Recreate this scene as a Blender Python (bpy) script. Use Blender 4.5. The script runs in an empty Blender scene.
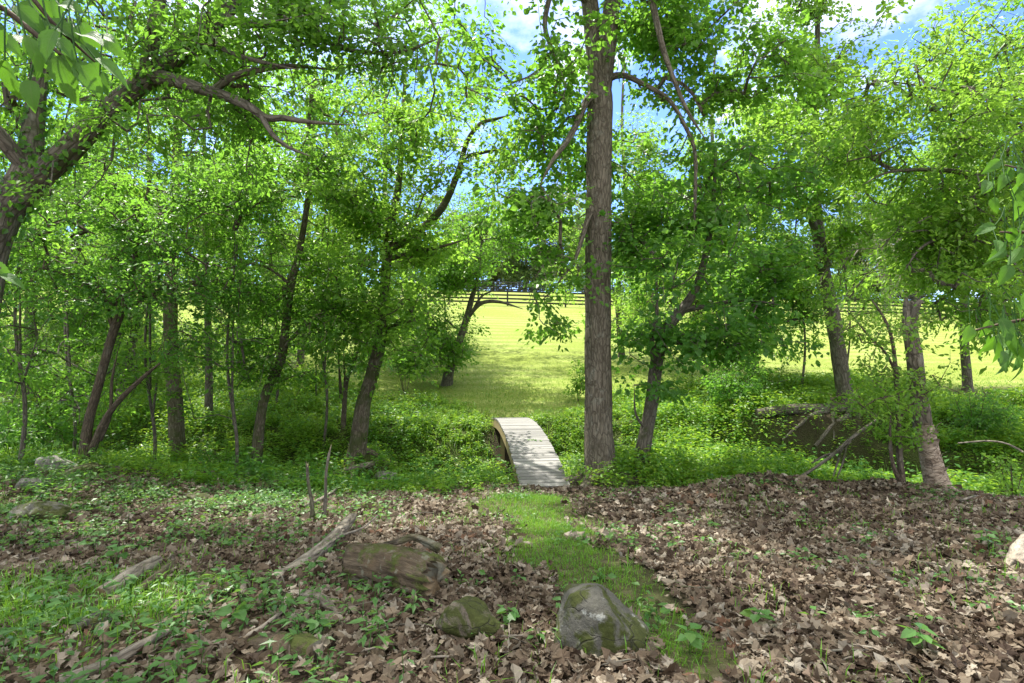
import bpy, math
import numpy as np
R_ = np.random.default_rng(11)
F, CX, CY, CZ = 560.0, 512.0, 341.5, 1.6
COVM = 2.15      # overall fullness of the foliage
NLEAF = [0]
SC = bpy.context.scene
COL = SC.collection

def P(px, py, d):
    return np.array([(px-CX)/F*d, d, CZ-(py-CY)/F*d])

# ------------------------------------------------------------------ noise
def _h(ix, iy, iz, seed):
    n = (ix*73856093) ^ (iy*19349663) ^ (iz*83492791) ^ (seed*2654435761 & 0x7fffffff)
    n = n & 0xffffffff
    n = ((n ^ (n >> 15))*2246822519) & 0xffffffff
    n = ((n ^ (n >> 13))*3266489917) & 0xffffffff
    n = n ^ (n >> 16)
    return n.astype(np.float64)/4294967295.0
def vn(p, seed=0):
    p = np.asarray(p, float); i = np.floor(p).astype(np.int64); f = p-i; f = f*f*(3-2*f)
    x, y, z = i[..., 0], i[..., 1], i[..., 2]; out = 0
    for dx in (0, 1):
        wx = f[..., 0] if dx else 1-f[..., 0]
        for dy in (0, 1):
            wy = f[..., 1] if dy else 1-f[..., 1]
            for dz in (0, 1):
                wz = f[..., 2] if dz else 1-f[..., 2]
                out = out+_h(x+dx, y+dy, z+dz, seed)*wx*wy*wz
    return out*2-1
def fbm(p, o=3, seed=0):
    p = np.asarray(p, float); s = 0; a = 1.0; t = 0
    for k in range(o):
        s = s+a*vn(p*2**k, seed+k*17); t += a; a *= .5
    return s/t
def xy0(x, y, s):
    return np.stack([x*s, y*s, np.zeros_like(x)], -1)
def sm(a, b, x):
    t = np.clip((x-a)/(b-a), 0, 1); return t*t*(3-2*t)

# ------------------------------------------------------------------ terrain
KY = [-60, 0, 3, 6, 10.7, 18, 21, 25, 30, 40, 50, 75, 120, 300, 900]
KZ = [1.5, .06, 0, -.43, -1.2, -1.02, -.45, .1, .95, 2.9, 4.8, 8.3, 12, 16, 20]
def creek_y(x):
    return 14.2+.5*np.sin(x*.35+.4)-.12*np.clip(x-2, 0, 12)+1.5*np.exp(-((x-9.2)/2.4)**2)
def hgt(x, y, fine=True):
    x = np.asarray(x, float); y = np.asarray(y, float)
    z = np.interp(y, KY, KZ)
    z = .5*z+.25*np.interp(y-1.2, KY, KZ)+.25*np.interp(y+1.2, KY, KZ)
    z = z-.03*np.clip(x, -40, 60)*sm(24, 48, y)
    dy = y-creek_y(x)
    near = sm(-3.2, -1.3, dy)
    farw = 3.4-2.05*sm(5.5, 7.5, x)*(1-sm(13, 16, x))
    far = 1-sm(np.minimum(1.1, farw-.5), farw, dy)
    dep = 1.15*(1-.35*sm(-6, -14, x))
    z = z-dep*near*far
    z = z-.13*np.exp(-((x-.6)/.8)**2-((y-10.3)/1.1)**2)
    z = z+1.0*np.exp(-((x+3.75)/.75)**2-((y-14.55)/.75)**2)+.65*np.exp(-((x+6.2)/.9)**2-((y-13.7)/.8)**2)
    z = z+.5*sm(5.8, 7.4, x)*(1-sm(12.5, 16, x))*sm(15.5, 16.2, y)*(1-sm(18.5, 21.5, y))
    # litter mound on the right, shelf at the left
    z = z+.30*np.exp(-((x-4.6)/2.6)**2-((y-8.4)/1.2)**2)*(1+.5*fbm(xy0(x, y, .8), 2, 13))-.30*sm(6.2, 9, x)*sm(5.5, 8.5, y)*(1-sm(14, 16, y))+.14*fbm(xy0(x, y, .4), 2, 15)*sm(6, 8, y)*(1-sm(14, 18, y))
    z = z+.10*np.exp(-((x-7.2)/2.0)**2-((y-6.2)/1.6)**2)
    z = z+.45*sm(-2, -9, x)*np.exp(-((y-10)/3.0)**2)
    z = z+.18*sm(3, 6, x)*np.exp(-((y-4)/3.0)**2)
    if fine:
        z = z+.09*fbm(xy0(x, y, .55), 3, 3)*(1-.6*sm(20, 26, y))
        cy = creek_y(x); z = z+.16*fbm(xy0(x, y, 2.2), 3, 19)*np.exp(-((x-9)/3.)**2-((y-cy-1.5)/.7)**2)
        z = z+.025*fbm(xy0(x, y, 2.6), 2, 5)*(1-sm(20, 24, y))
    return z
def GP(px, py):
    """ground point seen at a pixel"""
    d = np.arange(1.2, 90, .02); x = (px-CX)/F*d; z = CZ-(py-CY)/F*d
    k = np.argmax(z < hgt(x, d)); return np.array([x[k], d[k], hgt(x[k], d[k])])
def gz(x, y): return float(hgt(np.array(x), np.array(y)))

def dist_poly(x, y, pts):
    best = np.full(np.shape(x), 1e9)
    for a, b in zip(pts[:-1], pts[1:]):
        ab = b-a; L = (ab**2).sum()
        t = np.clip(((x-a[0])*ab[0]+(y-a[1])*ab[1])/L, 0, 1)
        best = np.minimum(best, np.hypot(x-a[0]-t*ab[0], y-a[1]-t*ab[1]))
    return best
GRASS_STRIP = [GP(*p)[:2] for p in [(525, 497), (535, 520), (558, 548), (585, 575), (628, 604), (682, 640), (700, 672)]]
DIRT = [GP(*p)[:2] for p in [(552, 492), (600, 505), (632, 535), (655, 565), (690, 600)]]
def m_strip(x, y):
    d = dist_poly(x, y, GRASS_STRIP)+.42*fbm(xy0(x, y, 1.5), 4, 21)
    w = (.34+.115*np.clip(y-3, 0, 8))*(.25+.75*sm(2.6, 4.2, y))
    return 1-sm(w*.35, w*1.4, d)
def m_dirt(x, y):
    d = dist_poly(x, y, DIRT)+.15*fbm(xy0(x, y, 2.2), 2, 23)
    return 1-sm(.16, .5, d)
def m_lawn(x, y):
    e = 20.8+1.1*fbm(xy0(x, y, .25), 2, 31)-2.7*np.exp(-((x-.45)/2.3)**4)+1.5*sm(5, 9, x)+2.5*sm(-4, -9, x)+14*sm(-9, -13, x)
    return sm(-.5, .7, y-e)
LG = GP(50, 605)
def m_leftgrass(x, y):
    d = np.hypot((x-LG[0])/1.1, (y-LG[1])/.75)+.3*fbm(xy0(x, y, 2), 2, 33)
    return 1-sm(.6, 1.1, d)
def m_under(x, y):
    """tall undergrowth on the banks of the creek and in the wood at the left"""
    a = sm(9.2, 11.2, y+1.6*sm(-.6, -4, x)+(1.2+2.0*sm(0, -3, x))*fbm(xy0(x, y, .5), 3, 41)-.3*sm(1.5, 3, x)+.2)
    a = a*(1-m_lawn(x, y))
    a = a*(1-np.exp(-((x-.63+.107*(y-10.7))/np.where(y < 12, .95, .72))**4)*sm(7, 8, y))
    cy = creek_y(x)
    a = a*(1-.6*np.exp(-((y-cy)/.45)**2)*sm(4, 6, x)*(1-sm(11, 13, x)))
    a = a*(1-.8*np.exp(-((x-9.0)/1.5)**2-((y-cy-1.45)/.6)**2)*(.4+.6*(fbm(xy0(x, y, 1.5), 2, 47) > -.1)))
    a = a*(1-.85*np.exp(-((x-8.8)/1.7)**4-((y-16.35)/.6)**4)*(.45+.55*(fbm(xy0(x, y, 1.4), 2, 49) > -.18)))
    return np.clip(a, 0, 1)
def m_litter(x, y):
    """where fallen leaves lie thick"""
    a = 1-m_strip(x, y)
    a = a*(1-.55*m_dirt(x, y))*(1-.8*m_leftgrass(x, y))
    a = a*(1-sm(9.4, 11.2, y+.5*fbm(xy0(x, y, .8), 2, 43)))
    a = a*(1-.55*sm(-1.0, -4.5, x)*sm(4.6, 7.5, y))
    a = a*(1-.75*sm(.12, .4, fbm(xy0(x, y, .9), 3, 97)))
    return np.clip(a, 0, 1)

# ------------------------------------------------------------------ materials
class NT:
    def __init__(s, name):
        s.m = bpy.data.materials.new(name); s.m.use_nodes = True
        s.t = s.m.node_tree; s.t.nodes.clear()
        s.out = s.n('ShaderNodeOutputMaterial')
    def n(s, k, **kw):
        nd = s.t.nodes.new(k)
        for a, v in kw.items(): setattr(nd, a, v)
        return nd
    def l(s, a, b): s.t.links.new(a, b)
    def attr(s, name, out='Fac'):
        return s.n('ShaderNodeAttribute', attribute_name=name).outputs[out]
    def ramp(s, fac, stops, interp='LINEAR'):
        r = s.n('ShaderNodeValToRGB'); e = r.color_ramp.elements; r.color_ramp.interpolation = interp
        while len(e) < len(stops): e.new(.5)
        for k, (p, c) in enumerate(stops):
            e[k].position = p; e[k].color = (*c, 1) if len(c) == 3 else c
        s.l(fac, r.inputs[0]); return r.outputs[0]
    def noise(s, vec, scale, detail=4, rough=.55, dist=0):
        n = s.n('ShaderNodeTexNoise'); n.inputs['Scale'].default_value = scale; n.inputs['Detail'].default_value = detail
        n.inputs['Roughness'].default_value = rough; n.inputs['Distortion'].default_value = dist
        if vec is not None: s.l(vec, n.inputs['Vector'])
        return n.outputs[0]
    def voro(s, vec, scale, feat='F1', out='Distance'):
        n = s.n('ShaderNodeTexVoronoi', feature=feat); n.inputs['Scale'].default_value = scale
        if vec is not None: s.l(vec, n.inputs['Vector'])
        return n.outputs[out]
    def mix(s, f, a, b, typ='MIX'):
        m = s.n('ShaderNodeMix', data_type='RGBA', blend_type=typ)
        for v, i in ((f, 0), (a, 6), (b, 7)):
            if hasattr(v, 'node'): s.l(v, m.inputs[i])
            elif i == 0: m.inputs[0].default_value = v
            else: m.inputs[i].default_value = (*v, 1)
        return m.outputs[2]
    def math(s, op, a, b=None, clamp=False):
        m = s.n('ShaderNodeMath', operation=op, use_clamp=clamp)
        for v, i in ((a, 0), (b, 1)):
            if v is None: continue
            if hasattr(v, 'node'): s.l(v, m.inputs[i])
            else: m.inputs[i].default_value = v
        return m.outputs[0]
    def scale(s, vec, xyz):
        m = s.n('ShaderNodeVectorMath', operation='MULTIPLY'); s.l(vec, m.inputs[0]); m.inputs[1].default_value = xyz
        return m.outputs[0]
    def bump(s, h, st, dist=.02, prev=None):
        b = s.n('ShaderNodeBump'); b.inputs['Strength'].default_value = st; b.inputs['Distance'].default_value = dist
        s.l(h, b.inputs['Height'])
        if prev: s.l(prev, b.inputs['Normal'])
        return b.outputs[0]
    def bsdf(s, col, rough=.8, nrm=None, spec=.3):
        b = s.n('ShaderNodeBsdfPrincipled')
        if hasattr(col, 'node'): s.l(col, b.inputs['Base Color'])
        else: b.inputs['Base Color'].default_value = (*col, 1)
        if hasattr(rough, 'node'): s.l(rough, b.inputs['Roughness'])
        else: b.inputs['Roughness'].default_value = rough
        b.inputs['Specular IOR Level'].default_value = spec
        if nrm: s.l(nrm, b.inputs['Normal'])
        return b.outputs[0]
    def done(s, sh): s.l(sh, s.out.inputs[0]); return s.m

def leaf_mat(name, dk, md, lt, tr, trans=.5, rough=.42, spec=.4):
    t = NT(name); f = t.attr('tint')
    c = t.ramp(f, [(0, dk), (.55, md), (1, lt)])
    b = t.bsdf(c, rough, None, spec)
    tl = t.n('ShaderNodeBsdfTranslucent')
    tc = t.mix(.5, c, tr); t.l(t.mix(.35, tc, tr), tl.inputs[0])
    m = t.n('ShaderNodeMixShader'); m.inputs[0].default_value = trans
    t.l(b, m.inputs[1]); t.l(tl.outputs[0], m.inputs[2])
    return t.done(m.outputs[0])
def bark_mat(name, dk, lt, furrow=7.0, moss=0.0, lichen=.25, st=.6):
    t = NT(name); v = t.attr('bk', 'Vector')
    w = t.noise(v, 3, 3)
    wn = t.n('ShaderNodeTexNoise'); wn.inputs['Scale'].default_value = 5; wn.inputs['Detail'].default_value = 3; t.l(v, wn.inputs['Vector'])
    va = t.n('ShaderNodeVectorMath', operation='ADD'); t.l(v, va.inputs[0]); t.l(t.scale(wn.outputs['Color'], (.07, .07, .3)), va.inputs[1]); v0 = v; v = va.outputs[0]
    sv = t.scale(v, (1, 1, .22))
    n1 = t.noise(sv, furrow*3.2, 6, .65, .8)
    vo = t.voro(t.scale(v, (1, 1, .24)), furrow*2.4, 'DISTANCE_TO_EDGE')
    cr = t.ramp(vo, [(0, (0, 0, 0)), (.16, (1, 1, 1))])
    fine = t.noise(v, 60, 4, .6)
    hh = t.math('ADD', t.math('MULTIPLY', cr, .6), t.math('ADD', n1, t.math('MULTIPLY', fine, .35)))
    c = t.mix(t.ramp(n1, [(.3, (0, 0, 0)), (.72, (1, 1, 1))]), dk, lt)
    c = t.mix(t.math('MULTIPLY', t.math('SUBTRACT', 1.0, cr), .6), c, tuple(x*.45 for x in dk))
    li = t.ramp(t.noise(v, 5.5, 6, .7), [(.56, (0, 0, 0)), (.66, (1, 1, 1))])
    c = t.mix(t.math('MULTIPLY', li, lichen), c, (.36, .37, .31))
    if moss > 0:
        mo = t.ramp(t.noise(v, 2.6, 5, .65), [(.62-.3*moss, (0, 0, 0)), (.72-.22*moss, (1, 1, 1))])
        c = t.mix(t.math('MULTIPLY', mo, .8), c, (.055, .075, .018))
    c = t.mix(t.math('MULTIPLY', w, .35), c, tuple(x*.7 for x in dk))
    return t.done(t.bsdf(c, .9, t.bump(hh, st, .03), .15))

LEAF_A = leaf_mat('maple_leaf', (.05, .13, .014), (.09, .21, .022), (.15, .265, .04), (.29, .60, .055), .54)
LEAF_B = leaf_mat('ash_leaf', (.065, .16, .016), (.12, .25, .026), (.19, .31, .05), (.40, .68, .07), .54)
LEAF_D = leaf_mat('dark_green_leaf', (.04, .12, .02), (.065, .18, .028), (.11, .23, .035), (.30, .62, .06), .5)  # darker, slightly bluer green than the maple and ash leaves
def near_leaf_mat():
    t = NT('veined_broad_leaf'); v = t.attr('bk', 'Vector'); s = t.n('ShaderNodeSeparateXYZ'); t.l(v, s.inputs[0])
    sa = t.math('ABSOLUTE', s.outputs[0]); f = t.attr('tint')
    c = t.ramp(f, [(0, (.03, .09, .015)), (.55, (.055, .15, .02)), (1, (.095, .2, .03))])
    rib = t.ramp(sa, [(.03, (1, 1, 1)), (.08, (0, 0, 0))])
    ph = t.math('SINE', t.math('MULTIPLY', t.math('SUBTRACT', s.outputs[1], t.math('MULTIPLY', sa, .22)), 52.0))
    vn_ = t.ramp(ph, [(.9, (0, 0, 0)), (1, (1, 1, 1))])
    vein = t.math('MAXIMUM', rib, t.math('MULTIPLY', vn_, .7))
    c = t.mix(t.math('MULTIPLY', vein, .5), c, (.16, .27, .07)); n = t.noise(v, 5, 4)
    c = t.mix(t.math('MULTIPLY', n, .3), c, (.03, .08, .012))
    b = t.bsdf(c, .55, t.bump(t.math('SUBTRACT', n, vein), .35, .01), .3)
    tl = t.n('ShaderNodeBsdfTranslucent'); t.l(t.mix(t.math('MULTIPLY', vein, .4), (.17, .40, .025), (.08, .2, .02)), tl.inputs[0])
    m = t.n('ShaderNodeMixShader'); m.inputs[0].default_value = .34; t.l(b, m.inputs[1]); t.l(tl.outputs[0], m.inputs[2]); return t.done(m.outputs[0])
LEAF_N = near_leaf_mat()
LEAF_U = leaf_mat('weed_leaf', (.06, .17, .014), (.11, .26, .022), (.23, .34, .045), (.46, .68, .05))
LEAF_G = leaf_mat('herb_leaf', (.05, .14, .03), (.085, .20, .045), (.16, .26, .055), (.28, .48, .06), .4)
LEAF_F = leaf_mat('distant_leaf', (.05, .11, .03), (.09, .17, .04), (.17, .23, .065), (.30, .45, .07), .4)
LEAF_P = leaf_mat('pale_leaf', (.13, .16, .08), (.2, .23, .12), (.3, .32, .18), (.36, .4, .18), .4)
GRASS = leaf_mat('grass_blade', (.06, .17, .014), (.10, .25, .02), (.19, .33, .04), (.32, .55, .04), .4)
BARK = bark_mat('grey_brown_bark', (.085, .072, .052), (.28, .245, .19), 7, .0, .35, .8)
BARK_D = bark_mat('dark_bark', (.08, .07, .054), (.24, .215, .175), 7, .25, .3)
BARK_M = bark_mat('mossy_bark', (.075, .062, .044), (.25, .21, .155), 8, .55, .4)
BARK_R = bark_mat('reddish_bark', (.07, .054, .04), (.2, .158, .118), 9, .1, .2)
BARK_G = bark_mat('silvery_bark', (.14, .125, .105), (.36, .33, .28), 7, .0, .3)
BARK_L = bark_mat('rotting_log_bark', (.06, .048, .034), (.23, .185, .13), 5, .45, .5, .9)
def log_mat():
    t = NT('mossy_rotting_bark'); v = t.attr('bk', 'Vector'); g = t.n('ShaderNodeNewGeometry')
    n1 = t.noise(t.scale(v, (1, 1, .16)), 22, 7, .7, .2); n2 = t.noise(v, 6, 5, .65); n3 = t.noise(v, 70, 4, .7)
    c = t.mix(t.ramp(n1, [(.32, (0, 0, 0)), (.68, (1, 1, 1))]), (.032, .024, .016), (.165, .13, .09))
    c = t.mix(t.ramp(n2, [(.5, (0, 0, 0)), (.62, (1, 1, 1))]), c, (.11, .08, .05))
    c = t.mix(t.math('MULTIPLY', t.ramp(t.noise(v, 12, 5, .7), [(.56, (0, 0, 0)), (.64, (1, 1, 1))]), .6), c, (.2, .215, .165))
    sx = t.n('ShaderNodeSeparateXYZ'); t.l(g.outputs['Normal'], sx.inputs[0])
    mo = t.ramp(t.math('ADD', t.noise(v, 5, 6, .7), t.math('MULTIPLY', sx.outputs[2], .10)), [(.56, (0, 0, 0)), (.64, (1, 1, 1))])
    c = t.mix(t.math('MULTIPLY', mo, .85), c, t.mix(n3, (.035, .05, .012), (.10, .13, .03)))
    h = t.math('ADD', n1, t.math('ADD', t.math('MULTIPLY', n3, .3), t.math('MULTIPLY', mo, .3)))
    return t.done(t.bsdf(c, .95, t.bump(h, .9, .03), .1))
BARK_LM = log_mat()
BARK_T = bark_mat('bleached_deadwood', (.16, .135, .105), (.40, .36, .30), 6, .12, .2, .7)

def litter_mat():
    t = NT('fallen_oak_leaf'); f = t.attr('tint')
    c = t.ramp(f, [(0, (.035, .022, .015)), (.22, (.08, .056, .035)), (.45, (.155, .12, .082)), (.68, (.255, .215, .16)), (.88, (.42, .38, .31)), (1, (.16, .085, .05))])
    g = t.n('ShaderNodeNewGeometry').outputs['Position']
    n = t.noise(g, 30, 4); c = t.mix(t.math('MULTIPLY', n, .5), c, (.09, .06, .04))
    b = t.bsdf(c, .75, t.bump(t.noise(g, 90, 3), .3, .01), .25)
    tl = t.n('ShaderNodeBsdfTranslucent'); t.l(c, tl.inputs[0])
    m = t.n('ShaderNodeMixShader'); m.inputs[0].default_value = .2
    t.l(b, m.inputs[1]); t.l(tl.outputs[0], m.inputs[2]); return t.done(m.outputs[0])
LITTER = litter_mat()

def ground_mat():
    t = NT('woodland_ground'); g = t.n('ShaderNodeNewGeometry').outputs['Position']
    lawn = t.attr('lawn'); green = t.attr('green'); dirt = t.attr('dirt')
    v = t.voro(g, 16, 'F1', 'Color'); vd = t.voro(g, 16, 'DISTANCE_TO_EDGE')
    sep = t.n('ShaderNodeSeparateColor'); t.l(v, sep.inputs[0])
    lit = t.ramp(sep.outputs[0], [(0, (.035, .025, .018)), (.5, (.085, .062, .044)), (1, (.17, .13, .098))])
    lit = t.mix(t.ramp(t.noise(g, 3, 5), [(.35, (0, 0, 0)), (.7, (1, 1, 1))]), lit, (.075, .055, .036))
    soil = t.mix(t.noise(g, 9, 6, .7), (.02, .015, .011), (.062, .046, .033))
    c = t.mix(dirt, lit, soil)
    gr = t.mix(t.noise(g, 11, 5, .7), (.04, .055, .016), (.085, .13, .028))
    c = t.mix(green, c, gr)
    # mown meadow: alternate mowing passes across the slope, clumps and dry patches
    sx = t.n('ShaderNodeSeparateXYZ'); t.l(g, sx.inputs[0])
    ny = t.noise(t.scale(g, (.25, 1, 1)), .9, 3)
    ph = t.math('ADD', t.math('MULTIPLY', sx.outputs[1], 5.6), t.math('MULTIPLY', ny, 2.6))
    st = t.math('ADD', t.math('MULTIPLY', t.math('SINE', ph), .5), .5)
    la = t.mix(t.math('MULTIPLY', st, .9), (.20, .27, .055), (.355, .385, .135))
    la = t.mix(t.ramp(t.noise(g, .22, 4), [(.38, (0, 0, 0)), (.62, (1, 1, 1))]), la, (.23, .285, .055))
    la = t.mix(t.ramp(t.noise(t.scale(g, (1, .5, 1)), 14, 4, .75), [(.35, (1, 1, 1)), (.6, (0, 0, 0))]), la, (.15, .19, .035))
    c = t.mix(lawn, c, la)
    bh = t.math('ADD', t.math('MULTIPLY', vd, 1.5), t.noise(g, 24, 5, .7))
    return t.done(t.bsdf(c, .95, t.bump(bh, .6, .05), .1))
def rock_mat(name, a, b, moss, mosscol=(.07, .085, .02)):
    t = NT(name); g = t.n('ShaderNodeTexCoord').outputs['Object']
    n = t.noise(g, 4, 8, .7); c = t.mix(t.ramp(n, [(.3, (0, 0, 0)), (.7, (1, 1, 1))]), a, b)
    sp = t.ramp(t.noise(g, 38, 4, .7), [(.5, (0, 0, 0)), (.62, (1, 1, 1))])
    c = t.mix(t.math('MULTIPLY', sp, .35), c, (.1, .095, .085))
    li = t.ramp(t.noise(g, 9, 5, .7, .4), [(.58, (0, 0, 0)), (.64, (1, 1, 1))])
    c = t.mix(t.math('MULTIPLY', li, .45), c, (.46, .48, .44))
    mo = t.ramp(t.noise(g, 5, 6, .65, .5), [(.68-.33*moss, (0, 0, 0)), (.74-.31*moss, (1, 1, 1))])
    mc = t.mix(t.noise(g, 30, 4), mosscol, (.02, .022, .008))
    c = t.mix(mo, c, mc)
    dn = t.n('ShaderNodeTexNoise'); dn.inputs['Scale'].default_value = 6; t.l(g, dn.inputs['Vector'])
    gd = t.n('ShaderNodeVectorMath', operation='ADD'); t.l(g, gd.inputs[0]); ds = t.scale(dn.outputs['Color'], (.16, .16, .16)); t.l(ds, gd.inputs[1])
    ck = t.ramp(t.voro(t.scale(gd.outputs[0], (1, 1, 2.2)), 4.2, 'DISTANCE_TO_EDGE'), [(0, (1, 1, 1)), (.035, (0, 0, 0))])
    ck = t.math('MULTIPLY', ck, t.ramp(t.noise(g, 3, 2), [(.45, (0, 0, 0)), (.55, (1, 1, 1))]))
    c = t.mix(t.math('MULTIPLY', ck, .7), c, (.03, .028, .024))
    h = t.math('ADD', n, t.math('MULTIPLY', t.noise(g, 45, 5, .7), .4))
    h = t.math('SUBTRACT', t.math('ADD', h, t.math('MULTIPLY', mo, .2)), t.math('MULTIPLY', ck, .6))
    return t.done(t.bsdf(c, .88, t.bump(h, .6, .05), .2))
ROCK = rock_mat('lichened_grey_stone', (.05, .049, .04), (.125, .122, .10), .72)
ROCK_M = rock_mat('mossy_stone', (.07, .058, .044), (.16, .135, .105), .9)
ROCK_P = rock_mat('pale_stone', (.26, .22, .17), (.42, .37, .30), .05)
ROCK_D = rock_mat('creek_stone', (.12, .115, .1), (.28, .27, .24), .25)
def plank_mat(name, a, b):
    t = NT(name); v = t.attr('bk', 'Vector'); ti = t.attr('tint')
    n = t.noise(t.scale(v, (1, 14, 14)), 3.2, 6, .65)
    c = t.mix(t.ramp(n, [(.3, (0, 0, 0)), (.7, (1, 1, 1))]), a, b)
    c = t.mix(t.math('MULTIPLY', ti, .75), c, tuple(x*.62 for x in a))
    st = t.ramp(t.noise(v, 2.2, 5, .7), [(.55, (0, 0, 0)), (.7, (1, 1, 1))])
    c = t.mix(t.math('MULTIPLY', st, .4), c, (.15, .15, .115))
    return t.done(t.bsdf(c, .85, t.bump(n, .5, .006), .2))
PLANK = plank_mat('weathered_grey_plank', (.20, .195, .185), (.34, .33, .315))
BEAM = plank_mat('yellow_timber', (.27, .21, .10), (.42, .34, .18))  # even yellow brown colour for beams, posts and abutments
FENCE = plank_mat('black_stained_board', (.018, .018, .019), (.05, .05, .052))
STEEL = bark_mat('dark_steel', (.03, .03, .03), (.07, .065, .06), 4, 0, 0, .1)
def water_mat():
    t = NT('creek_water'); g = t.n('ShaderNodeNewGeometry').outputs['Position']
    return t.done(t.bsdf((.035, .035, .022), .06, t.bump(t.noise(g, 5, 3), .25, .03), .5))
WATER = water_mat()
def wood_end():
    t = NT('rotten_wood'); v = t.attr('bk', 'Vector')
    n = t.noise(v, 14, 6, .7); c = t.mix(n, (.07, .05, .03), (.30, .22, .13))
    c = t.mix(t.ramp(t.noise(v, 7, 4), [(.45, (0, 0, 0)), (.6, (1, 1, 1))]), c, (.17, .165, .125))
    return t.done(t.bsdf(c, .95, t.bump(n, .7, .03), .1))
ROTTEN = wood_end()
def peel_mat():
    t = NT('peeling_pale_bark'); v = t.attr('bk', 'Vector')
    n = t.noise(t.scale(v, (1, 1, 2.2)), 6, 7, .72, 1.6)
    c = t.ramp(n, [(.30, (.07, .05, .035)), (.42, (.24, .185, .135)), (.56, (.46, .375, .29)), (.8, (.62, .54, .44))])
    vo = t.voro(t.scale(v, (1, 1, 2.2)), 8, 'DISTANCE_TO_EDGE')
    k = t.ramp(vo, [(0, (0, 0, 0)), (.07, (1, 1, 1))])
    c = t.mix(t.math('MULTIPLY', t.math('SUBTRACT', 1., k), .35), c, (.08, .055, .04))
    return t.done(t.bsdf(c, .85, t.bump(t.math('ADD', n, t.math('MULTIPLY', k, .6)), .8, .03), .2))
PEEL = peel_mat()

# ------------------------------------------------------------------ mesh building
class MB:
    """collects vertices and faces of one mesh"""
    def __init__(s): s.v = []; s.f = {}; s.nv = 0; s.tint = []; s.bk = []
    def add(s, v, faces, tint=None, bk=None, mi=0):
        v = np.asarray(v, float).reshape(-1, 3)
        for f in (faces if isinstance(faces, list) else [faces]):
            f = np.asarray(f, np.int64); s.f.setdefault((f.shape[1], mi), []).append(f+s.nv)
        s.v.append(v); s.nv += len(v)
        s.tint.append(np.zeros(len(v)) if tint is None else np.broadcast_to(np.asarray(tint, float), (len(v),)))
        s.bk.append(v if bk is None else bk)
    def build(s, name, mats, parent=None, org=(0, 0, 0), smooth=False, attrs=True):
        me = bpy.data.meshes.new(name)
        if not isinstance(mats, (list, tuple)): mats = [mats]
        for m in mats: me.materials.append(m)
        v = np.concatenate(s.v)-np.asarray(org, float)
        loops, starts, mi = [], [], []; k = 0
        for (n, m), fl in s.f.items():
            f = np.concatenate(fl); loops.append(f.ravel()); starts.append(k+np.arange(len(f))*n); k += f.size
            mi.append(np.full(len(f), m))
        loops = np.concatenate(loops); starts = np.concatenate(starts); mi = np.concatenate(mi)
        me.vertices.add(len(v)); me.vertices.foreach_set('co', v.astype(np.float32).ravel())
        me.loops.add(len(loops)); me.loops.foreach_set('vertex_index', loops.astype(np.int32))
        me.polygons.add(len(starts)); me.polygons.foreach_set('loop_start', starts.astype(np.int32))
        me.polygons.foreach_set('material_index', mi.astype(np.int32))
        me.polygons.foreach_set('use_smooth', np.full(len(starts), smooth))
        me.update(calc_edges=True)
        if attrs:
            a = me.attributes.new('tint', 'FLOAT', 'POINT'); a.data.foreach_set('value', np.concatenate(s.tint).astype(np.float32))
            b = me.attributes.new('bk', 'FLOAT_VECTOR', 'POINT'); b.data.foreach_set('vector', np.concatenate(s.bk).astype(np.float32).ravel())
        o = bpy.data.objects.new(name, me); COL.objects.link(o)
        if parent is not None: o.parent = parent
        else: o.location = org
        return o
def tag(o, label, cat, group=None, kind=None):
    if label: o['label'] = label
    if cat: o['category'] = cat
    if group: o['group'] = group
    if kind: o['kind'] = kind
    return o
def empty(name, loc, label, cat, group=None):
    o = bpy.data.objects.new(name, None); COL.objects.link(o); o.location = tuple(loc); o.empty_display_size = .2
    return tag(o, label, cat, group)

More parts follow.
